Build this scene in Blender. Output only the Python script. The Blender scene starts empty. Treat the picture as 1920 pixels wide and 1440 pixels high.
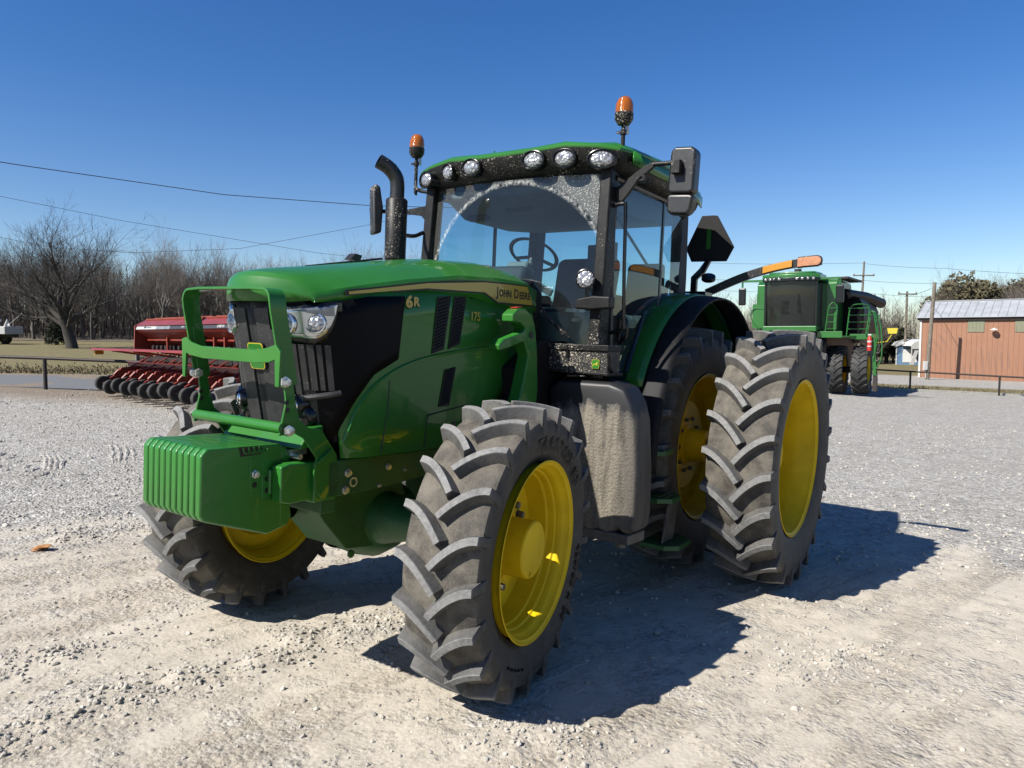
import bpy, bmesh, math, random
from mathutils import Vector, Matrix, Euler, noise
R_ = math.radians
sc = bpy.context.scene
col = sc.collection
random.seed(7)

# ---------------------------------------------------------------- camera, sky, sun, exposure
cd = bpy.data.cameras.new('camera'); cam = bpy.data.objects.new('camera', cd); col.objects.link(cam)
cam.location = (0, 0, 1.8)
cam.rotation_euler = (R_(90) - math.atan(90 / 1351.5), 0, 0)
cd.sensor_width = 36.0; cd.lens = 36.0 * 1351.5 / 1920.0
cd.clip_start = 0.05; cd.clip_end = 5000
sc.camera = cam
SUN = Vector((-0.5964, -0.4111, 0.6894)).normalized()
w = bpy.data.worlds.new('World'); sc.world = w; w.use_nodes = True
nt = w.node_tree
sky = nt.nodes.new('ShaderNodeTexSky'); sky.sky_type = 'NISHITA'; sky.sun_disc = False
sky.sun_elevation = math.asin(SUN.z); sky.sun_rotation = math.atan2(SUN.x, SUN.y)
sky.altitude = 200; sky.air_density = 1.0; sky.dust_density = 0.35; sky.ozone_density = 3.2
bg = nt.nodes['Background']; bg.inputs['Strength'].default_value = 0.068
hs = nt.nodes.new('ShaderNodeHueSaturation'); tcw = nt.nodes.new('ShaderNodeTexCoord'); sxw = nt.nodes.new('ShaderNodeSeparateXYZ'); mrw = nt.nodes.new('ShaderNodeMapRange')
mrw.inputs['From Max'].default_value = .30; mrw.inputs['To Min'].default_value = 1.20; mrw.inputs['To Max'].default_value = 1.32   # clear winter air: bluer away from the horizon
nt.links.new(tcw.outputs['Generated'], sxw.inputs[0]); nt.links.new(sxw.outputs[2], mrw.inputs['Value']); nt.links.new(mrw.outputs[0], hs.inputs['Saturation'])
hs.inputs['Hue'].default_value = .511; nt.links.new(sky.outputs[0], hs.inputs['Color']); nt.links.new(hs.outputs[0], bg.inputs['Color'])
sl = bpy.data.lights.new('sun', 'SUN'); sl.energy = 5.0; sl.angle = R_(0.5); sl.color = (1.0, 0.955, 0.88)
so = bpy.data.objects.new('sun', sl); col.objects.link(so)
so.rotation_euler = SUN.to_track_quat('Z', 'Y').to_euler()
vs = sc.view_settings; vs.view_transform = 'Standard'; vs.look = 'None'; vs.exposure = 0.95; vs.gamma = 1.0
vs.use_curve_mapping = False
sc.cycles.max_bounces = 10; sc.cycles.transparent_max_bounces = 16
sc.cycles.caustics_reflective = False; sc.cycles.caustics_refractive = False

# ---------------------------------------------------------------- materials
MATS = {}
class NT:
    """small node helper"""
    def __init__(s, name):
        s.m = bpy.data.materials.new(name); s.m.use_nodes = True; s.t = s.m.node_tree
        s.b = s.t.nodes['Principled BSDF']; s.out = s.t.nodes['Material Output']
    def n(s, typ, **kw):
        nd = s.t.nodes.new('ShaderNode' + typ)
        for k, v in kw.items():
            if k in nd.inputs.keys() and not hasattr(nd, k): nd.inputs[k].default_value = v
            elif hasattr(nd, k): setattr(nd, k, v)
            else: nd.inputs[k.replace('_', ' ')].default_value = v
        return nd
    def l(s, a, b): s.t.links.new(a, b)
    def co(s, scale=(1, 1, 1), kind='Object'):
        tc = s.n('TexCoord'); mp = s.n('Mapping'); mp.inputs['Scale'].default_value = scale
        s.l(tc.outputs[kind], mp.inputs['Vector']); return mp.outputs[0]
    def noise(s, vec, scale, detail=4, rough=.55, out='Fac'):
        nd = s.n('TexNoise'); nd.inputs['Scale'].default_value = scale; nd.inputs['Detail'].default_value = detail
        nd.inputs['Roughness'].default_value = rough
        if vec is not None: s.l(vec, nd.inputs['Vector'])
        return nd.outputs[out]
    def voro(s, vec, scale, feature='F1', out='Distance'):
        nd = s.n('TexVoronoi'); nd.feature = feature; nd.inputs['Scale'].default_value = scale
        if vec is not None: s.l(vec, nd.inputs['Vector'])
        return nd.outputs[out]
    def ramp(s, fac, stops):
        nd = s.n('ValToRGB'); e = nd.color_ramp.elements
        while len(e) < len(stops): e.new(.5)
        for i, (p, c) in enumerate(stops):
            e[i].position = p; e[i].color = (c, c, c, 1) if isinstance(c, (int, float)) else (*c, 1)
        s.l(fac, nd.inputs[0]); return nd.outputs[0]
    def mix(s, fac, a, b, mode='MIX'):
        nd = s.n('Mix'); nd.data_type = 'RGBA'; nd.blend_type = mode
        for sock, v in ((nd.inputs[0], fac), (nd.inputs[6], a), (nd.inputs[7], b)):
            if isinstance(v, (int, float)): sock.default_value = v if sock == nd.inputs[0] else (v, v, v, 1)
            elif isinstance(v, tuple): sock.default_value = (*v, 1)
            else: s.l(v, sock)
        return nd.outputs[2]
    def math(s, op, a, b=0.0, clamp=False):
        nd = s.n('Math'); nd.operation = op; nd.use_clamp = clamp
        for i, v in enumerate((a, b)):
            if isinstance(v, (int, float)): nd.inputs[i].default_value = v
            else: s.l(v, nd.inputs[i])
        return nd.outputs[0]
    def bump(s, h, strength=.3, dist=.01, prev=None):
        nd = s.n('Bump'); nd.inputs['Strength'].default_value = strength; nd.inputs['Distance'].default_value = dist
        s.l(h, nd.inputs['Height'])
        if prev is not None: s.l(prev, nd.inputs['Normal'])
        return nd.outputs[0]
    def set(s, **kw):
        for k, v in kw.items():
            i = s.b.inputs[k.replace('_', ' ')]
            if isinstance(v, (int, float)): i.default_value = v
            elif isinstance(v, tuple): i.default_value = (*v, 1) if len(v) == 3 else v
            else: s.l(v, i)
        return s

def plain(name, c, rough=.5, metal=0.0, coat=0.0, var=.0, vscale=8, bump=0, bscale=200, dust=0.0, dcol=(.36, .31, .24), spec=.5):
    """paint or plastic; var = tone variation, dust = share of dried dusty spatter"""
    t = NT(name); v = t.co()
    colr = c
    if var:
        f = t.noise(v, vscale, 5)
        colr = t.mix(t.ramp(f, [(.3, 0), (.7, 1)]), tuple(x * (1 - var) for x in c), tuple(min(1, x * (1 + var)) for x in c))
    rr = rough
    if dust:
        d1 = t.voro(v, 42); d2 = t.voro(v, 95); big = t.noise(v, 2.3, 3)
        thr = t.math('MULTIPLY', t.ramp(big, [(.40, .12), (.66, 1)]), dust)
        s1 = t.math('LESS_THAN', d1, t.math('MULTIPLY', thr, .27)); s2 = t.math('LESS_THAN', d2, t.math('MULTIPLY', thr, .28))
        film = t.math('MULTIPLY', t.ramp(t.noise(v, 14, 6), [(.35, 0), (.8, 1)]), dust * .035)
        m = t.math('MAXIMUM', t.math('MAXIMUM', s1, s2), film)
        colr = t.mix(m, colr, dcol); rr = t.math('ADD', t.math('MULTIPLY', m, .85 - rough), rough)
    t.set(Base_Color=colr, Roughness=rr, Metallic=metal, Coat_Weight=coat, Coat_Roughness=.045)
    t.b.inputs['Specular IOR Level'].default_value = spec
    if bump: t.set(Normal=t.bump(t.noise(v, bscale, 3), bump, .002))
    MATS[name] = t.m; return t.m

plain('green_paint', (.034, .225, .025), .5, coat=.55, var=.10, vscale=3, bump=.0, bscale=25, spec=.2)
plain('green_cast', (.022, .135, .030), .5, var=.25, vscale=6, bump=.25, bscale=60, dust=.55)
plain('green_weight', (.032, .25, .026), .38, coat=.25, var=.08, vscale=9, bump=.12, bscale=70)
plain('combine_green', (.022, .18, .026), .35, coat=.4, var=.12, vscale=1.5)
plain('yellow_paint', (.82, .56, .008), .5, var=.14, vscale=5, bump=.04, bscale=30, dust=.4, dcol=(.30, .21, .07), spec=.18)
plain('decal_yellow', (.62, .46, .055), .4, coat=.4)
plain('yellow_emblem', (.75, .62, .05), .4)
plain('black_trim', (.012, .012, .013), .38, var=.2, bump=.15, bscale=300, dust=.9, dcol=(.42, .38, .31))
plain('black_spatter', (.012, .012, .012), .45, var=.2, bump=.2, bscale=300, dust=1.0, dcol=(.46, .42, .35), spec=.22)
plain('box_spatter', (.014, .014, .014), .5, var=.2, bump=.2, bscale=300, dust=1.35, dcol=(.46, .41, .32))
plain('matte_black', (.006, .006, .007), .55, dust=.35, spec=.25)
plain('panel_black', (.0045, .0045, .0055), .5, dust=.10, spec=.10)
plain('black_gloss', (.006, .006, .008), .25, coat=.15, dust=.15, spec=.4)
plain('black_rubber', (.010, .010, .011), .6, var=.2, spec=.2, dust=.4)
plain('grille_black', (.035, .035, .036), .5, var=.3, vscale=20, bump=.3, bscale=150, dust=.5)
plain('dark_letter', (.006, .006, .006), .5)
plain('chrome', (.82, .83, .85), .12, metal=1.0)
plain('silver_reflector', (.72, .73, .74), .22, metal=.9)
plain('bolt_zinc', (.62, .62, .60), .35, metal=.9, var=.2, vscale=40)
plain('dirty_metal', (.17, .16, .14), .6, metal=.3, var=.4, vscale=10, dust=1.0)
plain('seat_fabric', (.028, .031, .040), .85, var=.2, bump=.2)
plain('cab_grey', (.30, .31, .31), .7, var=.1)
plain('cab_dark', (.07, .075, .08), .7, var=.1)
plain('cab_beige', (.46, .43, .33), .75, var=.1)
plain('wheel_grey', (.13, .125, .11), .5)
plain('amber_reflector', (.75, .33, .015), .35, coat=.5, bump=.3, bscale=160)
plain('orange_lens', (.68, .30, .15), .4, coat=.5, bump=.4, bscale=180, var=.2, vscale=40)
plain('red_sticker', (.6, .03, .02), .5)
plain('white_paint', (.78, .78, .76), .45, var=.06)
plain('white_trim', (.80, .79, .74), .5, var=.06)
plain('drill_red', (.33, .045, .022), .42, coat=.2, var=.18, vscale=2.5, dust=.25)
plain('drill_dark', (.035, .02, .018), .6, var=.3, dust=.5)
plain('stripe_silver', (.66, .66, .64), .45)
plain('stripe_dark', (.06, .06, .065), .45)
plain('small_tyre', (.035, .034, .032), .8, var=.4, vscale=10, bump=.4, bscale=60, dust=.6)
plain('pole_wood', (.24, .20, .155), .85, var=.35, vscale=5, bump=.5, bscale=40)
plain('pipe_rail', (.045, .035, .03), .6, var=.3, metal=.3)
plain('galvanised', (.42, .43, .44), .45, metal=.5, var=.2)
plain('roof_metal', (.52, .54, .56), .5, var=.14, vscale=1.2, bump=.1, bscale=5)
plain('shed_blue', (.12, .24, .40), .6, var=.1)
plain('wire', (.02, .02, .02), .6)
plain('rubber_wire', (.03, .03, .035), .6)
plain('brass_green', (.10, .32, .07), .4)

def amber():
    t = NT('amber_lens'); t.set(Base_Color=(.85, .22, .01), Roughness=.12, Coat_Weight=.6)
    t.b.inputs['Transmission Weight'].default_value = .45; t.b.inputs['IOR'].default_value = 1.35
    v = t.co((1, 1, 1)); wv = t.n('TexWave'); wv.inputs['Scale'].default_value = 45; wv.bands_direction = 'Z'; t.l(v, wv.inputs['Vector'])
    t.set(Normal=t.bump(wv.outputs['Fac'], .35, .003)); MATS['amber_lens'] = t.m
amber()

def lens():
    t = NT('lamp_lens'); v = t.co()
    vo = t.voro(v, 60); n = t.noise(v, 30, 3)
    c = t.ramp(vo, [(0, (.62, .62, .61)), (.5, (.36, .36, .37)), (1, (.14, .14, .15))])
    t.set(Base_Color=c, Roughness=.16, Metallic=.55, Coat_Weight=1.0, Coat_Roughness=.03, Normal=t.bump(vo, .8, .01))
    MATS['lamp_lens'] = t.m
lens()

def glass(name, tint, refl=1.0, dirt=0.0, wiper=False):
    t = NT(name); v = t.co()
    tr = t.n('BsdfTransparent'); tr.inputs['Color'].default_value = (*tint, 1)
    gl = t.n('BsdfGlossy'); gl.inputs['Roughness'].default_value = .02; gl.inputs['Color'].default_value = (.9, .95, 1, 1)
    fr = t.n('Fresnel'); fr.inputs['IOR'].default_value = 1.45
    mx = t.n('MixShader'); t.l(t.math('MULTIPLY', fr.outputs[0], refl), mx.inputs[0]); t.l(tr.outputs[0], mx.inputs[1]); t.l(gl.outputs[0], mx.inputs[2])
    last = mx.outputs[0]
    if dirt:
        df = t.n('BsdfDiffuse'); df.inputs['Color'].default_value = (.52, .53, .50, 1)
        sp = t.math('LESS_THAN', t.voro(v, 75), .26); sp2 = t.math('LESS_THAN', t.voro(v, 38), .15)
        big = t.ramp(t.noise(v, 4.5, 6), [(.35, 0), (.75, 1)])
        sm = t.math('MAXIMUM', sp, sp2)
        if wiper:      # swept fan is clean, the rest keeps dried road film
            sx = t.n('SeparateXYZ'); t.l(v, sx.inputs[0])
            dy = t.math('SUBTRACT', sx.outputs[1], .05); dz = t.math('SUBTRACT', sx.outputs[2], 2.13)
            r = t.math('SQRT', t.math('ADD', t.math('MULTIPLY', dy, dy), t.math('MULTIPLY', dz, dz)))
            outside = t.ramp(t.math('ADD', r, t.math('MULTIPLY', t.math('SUBTRACT', big, .5), .03)), [(.785, 0), (.80, 1)])
            rim = t.math('MULTIPLY', t.ramp(r, [(.755, 0), (.778, 1), (.785, 1), (.81, 0)]), t.ramp(t.noise(v, 40, 6, .7), [(.40, 0), (.70, .75)]))
            right = t.ramp(sx.outputs[1], [(.25, .25), (.5, 1.0)])
            film = t.math('MULTIPLY', outside, t.math('ADD', t.math('MULTIPLY', right, .17), t.math('MULTIPLY', t.math('MULTIPLY', sm, right), .42)))
            f = t.math('MAXIMUM', t.math('ADD', film, .012), rim)
        else:
            f = t.math('ADD', t.math('MULTIPLY', t.math('MULTIPLY', sm, big), dirt), .02)
        m2 = t.n('MixShader'); t.l(f, m2.inputs[0]); t.l(last, m2.inputs[1]); t.l(df.outputs[0], m2.inputs[2]); last = m2.outputs[0]
    t.l(last, t.out.inputs['Surface']); MATS[name] = t.m
glass('windscreen_glass', (.60, .78, .82), 1.0, .3, True)
glass('side_glass', (.58, .78, .84), 1.0, .14)
glass('combine_glass', (.22, .25, .25), 1.0, .08)
glass('clear_cover', (.96, .97, .97), 1.0)

def tyre_mat():
    t = NT('tyre_rubber'); v = t.co()
    at = t.n('Attribute'); at.attribute_name = 'dust'; d = at.outputs['Fac']
    n1 = t.noise(v, 9, 6, .6); n2 = t.noise(v, 45, 5, .65); n3 = t.noise(v, 180, 3, .6)
    rub = t.mix(n1, (.009, .008, .008), (.020, .018, .016))
    tan = t.mix(t.ramp(n1, [(.35, 0), (.65, 1)]), (.085, .074, .058), (.24, .212, .168))
    tan = t.mix(t.ramp(n3, [(.45, 0), (.75, .6)]), tan, (.34, .31, .26))
    grey = t.mix(n2, (.20, .197, .19), (.44, .435, .42))
    a2 = t.n('Attribute'); a2.attribute_name = 'lugtop'
    dustcol = t.mix(a2.outputs['Fac'], tan, grey)
    cover = t.math('MULTIPLY', d, t.ramp(t.math('ADD', t.math('MULTIPLY', n1, .6), t.math('MULTIPLY', n2, .4)), [(.25, .45), (.55, 1.0)]), True)
    side = t.math('ADD', .19, t.math('MULTIPLY', t.ramp(n2, [(.42, 0), (.75, .30)]), t.ramp(n1, [(.35, .3), (.7, 1)])))
    m = t.math('MAXIMUM', cover, side)
    t.set(Base_Color=t.mix(m, rub, dustcol), Roughness=t.math('ADD', t.math('MULTIPLY', m, .35), .58))
    t.set(Normal=t.bump(n3, .35, .004, t.bump(n2, .35, .006))); MATS['tyre_rubber'] = t.m
tyre_mat()

def mud_mat():
    t = NT('mud_caked_plastic'); v = t.co((1, 1, .16)); v2 = t.co()
    st = t.noise(v, 16, 6, .65); gr = t.noise(v2, 85, 4, .7); vo = t.voro(v2, 60)
    sx = t.n('SeparateXYZ'); t.l(t.co(), sx.inputs[0])
    low = t.ramp(sx.outputs[2], [(.0, 1.0), (1.0, 1.0)])
    h = t.n('MapRange'); h.inputs['From Min'].default_value = 1.60; h.inputs['From Max'].default_value = 1.30; t.l(sx.outputs[2], h.inputs['Value'])
    yy = t.n('MapRange'); yy.inputs['From Min'].default_value = 1.20; yy.inputs['From Max'].default_value = 1.04; t.l(sx.outputs[1], yy.inputs['Value'])
    cov = t.math('ADD', t.math('ADD', t.math('MULTIPLY', st, .45), t.math('MULTIPLY', t.noise(v2, 9, 6, .7), .55)), t.math('SUBTRACT', t.math('MULTIPLY', h.outputs[0], .75), .62))
    cov = t.math('MULTIPLY', t.ramp(cov, [(.36, 0), (.56, 1)]), t.math('ADD', t.math('MULTIPLY', yy.outputs[0], .8), .2))
    mud = t.mix(gr, (.19, .165, .125), (.44, .395, .315)); mud = t.mix(t.ramp(st, [(.36, .75), (.56, 0)]), mud, (.085, .072, .055))
    t.set(Base_Color=t.mix(cov, (.016, .016, .018), mud), Roughness=t.math('ADD', t.math('MULTIPLY', cov, .4), .5))
    hh = t.math('MULTIPLY', t.math('ADD', gr, t.math('MULTIPLY', t.math('SUBTRACT', 1.0, vo), .6)), cov)
    t.set(Normal=t.bump(hh, .7, .011)); MATS['mud_caked_plastic'] = t.m
mud_mat()

# ---------------------------------------------------------------- mesh builder
class MB:
    def __init__(s): s.v = []; s.f = []; s.att = {}
    def add(s, verts, faces, M=None):
        b = len(s.v)
        s.v += [tuple(M @ Vector(p)) for p in verts] if M is not None else [tuple(p) for p in verts]
        s.f += [tuple(i + b for i in fc) for fc in faces]; return b
    def box(s, c, sz, M=None, rot=None):
        x, y, z = (k / 2 for k in sz)
        vs = [Vector((i * x, j * y, k * z)) for k in (-1, 1) for j in (-1, 1) for i in (-1, 1)]
        if rot is not None:
            rm = Euler(rot).to_matrix(); vs = [rm @ p for p in vs]
        vs = [p + Vector(c) for p in vs]
        s.add(vs, [(0, 2, 3, 1), (4, 5, 7, 6), (0, 1, 5, 4), (2, 6, 7, 3), (0, 4, 6, 2), (1, 3, 7, 5)], M); return s
    def prism(s, pts, plane, a, b, M=None):
        """closed polygon pts in 'xz', 'yz' or 'xy', extruded along the remaining axis from a to b"""
        def P(p, h):
            return {'xz': (p[0], h, p[1]), 'yz': (h, p[0], p[1]), 'xy': (p[0], p[1], h)}[plane]
        n = len(pts); vs = [P(p, a) for p in pts] + [P(p, b) for p in pts]
        s.add(vs, [tuple(range(n))[::-1], tuple(range(n, 2 * n))] + [(i, (i + 1) % n, n + (i + 1) % n, n + i) for i in range(n)], M); return s
    def tube(s, pts, r, n=8, cap=True, M=None):
        pts = [Vector(p) for p in pts]; m = len(pts)
        rs = r if isinstance(r, (list, tuple)) else [r] * m
        up = None; vs = []; fs = []
        for i, p in enumerate(pts):
            t = (pts[min(i + 1, m - 1)] - pts[max(i - 1, 0)]).normalized()
            if up is None:
                up = Vector((0, 0, 1)) if abs(t.z) < .9 else Vector((1, 0, 0))
            a = (up - t * up.dot(t)).normalized(); up = a; b2 = t.cross(a)
            for k in range(n):
                an = 2 * math.pi * k / n
                vs.append(p + (a * math.cos(an) + b2 * math.sin(an)) * rs[i])
        for i in range(m - 1):
            for k in range(n):
                fs.append((i * n + k, i * n + (k + 1) % n, (i + 1) * n + (k + 1) % n, (i + 1) * n + k))
        if cap: fs += [tuple(range(n))[::-1], tuple((m - 1) * n + k for k in range(n))]
        s.add(vs, fs, M); return s
    def lathe(s, prof, o=(0, 0, 0), ax=(0, 1, 0), n=32, M=None, sx=1.0):
        """prof = [(h along axis, radius)]"""
        ax = Vector(ax).normalized(); t = Vector((0, 0, 1)) if abs(ax.z) < .9 else Vector((1, 0, 0))
        u = (t - ax * t.dot(ax)).normalized(); w_ = ax.cross(u); o = Vector(o); vs = []; fs = []
        for h, r in prof:
            for k in range(n):
                an = 2 * math.pi * k / n
                vs.append(o + ax * h + (u * math.cos(an) + w_ * math.sin(an) * sx) * max(r, 1e-5))
        for i in range(len(prof) - 1):
            for k in range(n):
                fs.append((i * n + k, i * n + (k + 1) % n, (i + 1) * n + (k + 1) % n, (i + 1) * n + k))
        s.add(vs, fs, M); return s
    def cyl(s, o, ax, h, r, n=24, M=None):
        return s.lathe([(0, 0), (0, r), (h, r), (h, 0)], o, ax, n, M)
    def grid(s, rows, M=None, closed=False):
        nr, nc = len(rows), len(rows[0]); vs = [p for r in rows for p in r]; fs = []
        for i in range(nr - 1):
            for j in range(nc - 1 + (1 if closed else 0)):
                fs.append((i * nc + j, i * nc + (j + 1) % nc, (i + 1) * nc + (j + 1) % nc, (i + 1) * nc + j))
        s.add(vs, fs, M); return s
    def pieces(s):
        """one builder for every loose piece"""
        par = list(range(len(s.v)))
        def find(i):
            while par[i] != i: par[i] = par[par[i]]; i = par[i]
            return i
        for f in s.f:
            r = find(f[0])
            for i in f[1:]: par[find(i)] = r
        grp = {}
        for f in s.f: grp.setdefault(find(f[0]), []).append(f)
        out = []
        for fs in grp.values():
            m = MB(); ids = {}
            for f in fs:
                for i in f:
                    if i not in ids: ids[i] = len(m.v); m.v.append(s.v[i])
                m.f.append(tuple(ids[i] for i in f))
            out.append(m)
        return out
    def build_each(s, name, mat, parent=None, **kw): return [m.build(name, mat, parent, **kw) for m in s.pieces()]
    def build(s, name, mat, parent=None, smooth=40, bevel=0, seg=2, solid=0, recalc=True, off=-1, sub=0):
        me = bpy.data.meshes.new(name); me.from_pydata([tuple(p) for p in s.v], [], s.f); me.validate()
        if recalc:
            bm = bmesh.new(); bm.from_mesh(me); bmesh.ops.remove_doubles(bm, verts=bm.verts, dist=1e-5)
            bmesh.ops.recalc_face_normals(bm, faces=bm.faces); bm.to_mesh(me); bm.free()
        me.materials.append(MATS[mat] if isinstance(mat, str) else mat)
        if smooth:
            me.shade_smooth(); me.set_sharp_from_angle(angle=R_(smooth))
        for k, vals in s.att.items():
            if len(vals) == len(me.vertices):
                at = me.attributes.new(k, 'FLOAT', 'POINT'); at.data.foreach_set('value', vals)
        o = bpy.data.objects.new(name, me); col.objects.link(o)
        if parent is not None: o.parent = parent
        if solid:
            md = o.modifiers.new('solid', 'SOLIDIFY'); md.thickness = solid; md.offset = off
        if bevel:
            md = o.modifiers.new('bevel', 'BEVEL'); md.width = bevel; md.segments = seg; md.limit_method = 'ANGLE'; md.angle_limit = R_(35)
            md.harden_normals = True
        if sub:
            md = o.modifiers.new('sub', 'SUBSURF'); md.levels = sub; md.render_levels = sub
        return o

def empty(name, loc=(0, 0, 0), rz=0, parent=None):
    o = bpy.data.objects.new(name, None); col.objects.link(o); o.location = loc; o.rotation_euler = (0, 0, rz)
    o.empty_display_size = .2
    if parent is not None: o.parent = parent
    return o
def tag(o, label=None, cat=None, group=None, kind=None):
    if label: o['label'] = label
    if cat: o['category'] = cat
    if group: o['group'] = group
    if kind: o['kind'] = kind
    return o
def copy_tree(o, parent=None):
    c = o.copy(); col.objects.link(c)
    if parent is not None: c.parent = parent
    for ch in list(o.children): copy_tree(ch, c)
    return c
def arc2(cx, cy, r, a0, a1, n):
    return [(cx + r * math.cos(R_(a0 + (a1 - a0) * i / n)), cy + r * math.sin(R_(a0 + (a1 - a0) * i / n))) for i in range(n + 1)]
def smooth_path(pts, n=6):
    """Catmull-Rom through pts"""
    P = [Vector(p) for p in pts]; P = [P[0] * 2 - P[1]] + P + [P[-1] * 2 - P[-2]]; out = []
    for i in range(1, len(P) - 2):
        for k in range(n):
            t = k / n; a, b, c, d = P[i - 1], P[i], P[i + 1], P[i + 2]
            out.append(.5 * ((2 * b) + (c - a) * t + (2 * a - 5 * b + 4 * c - d) * t * t + (3 * b - a - 3 * c + d) * t ** 3))
    out.append(P[-2]); return out
def sstep(a, b, x):
    t = min(1, max(0, (x - a) / (b - a))); return t * t * (3 - 2 * t)
_tc = {}
def text_geo(body, size=1.0, bold=0.0, sx=1.0, space=1.0):
    """outline letters as flat polygons: (verts2d, faces, width)"""
    key = (body, size, bold, sx, space)
    if key in _tc: return _tc[key]
    cu = bpy.data.curves.new('txt', 'FONT'); cu.body = body; cu.size = size; cu.offset = bold; cu.space_character = space; cu.resolution_u = 3
    ob = bpy.data.objects.new('txt', cu); col.objects.link(ob); bpy.context.view_layer.update()
    dg = bpy.context.evaluated_depsgraph_get(); me = ob.evaluated_get(dg).to_mesh()
    vs = [(v.co.x * sx, v.co.y) for v in me.vertices]; fs = [tuple(p.vertices) for p in me.polygons]
    ob.evaluated_get(dg).to_mesh_clear(); bpy.data.objects.remove(ob); bpy.data.curves.remove(cu)
    wd = max(v[0] for v in vs) if vs else 0
    _tc[key] = (vs, fs, wd); return _tc[key]
def ground_z(x, y):
    """lie of the land: the yard falls gently to the right, the road sits in a dip beyond the left fence"""
    yy = min(max(y, -6), 14)
    xx = x
    if x < -14: xx = -14 - (-14 - x) * .30 if x > -60 else -27.8
    if x > 33: xx = 33 + (x - 33) * .15 if x < 100 else 43
    z = -.00826 - .04217 * xx - .00307 * yy
    if x < 2 and y > 15:
        k = 1 - sstep(-9, 2, x)
        z += k * (-.06 * sstep(18.4, 20, y) + .22 * sstep(24.6, 32, y) + .45 * sstep(32, 72, y))
    return z
# ================================================================ THE TRACTOR (X forward, Y its left, Z up, metres)
T = empty('tractor')
T.matrix_world = Matrix(((-0.56914, 0.82116, 0.04213, 0.7045), (-0.82181, -0.56975, 0.00307, 6.47236), (0.02653, -0.03288, 0.99911, -0.05785), (0, 0, 0, 1)))
tag(T, 'large green row-crop tractor with yellow rims, front weights and dual rear wheels', 'tractor')

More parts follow.
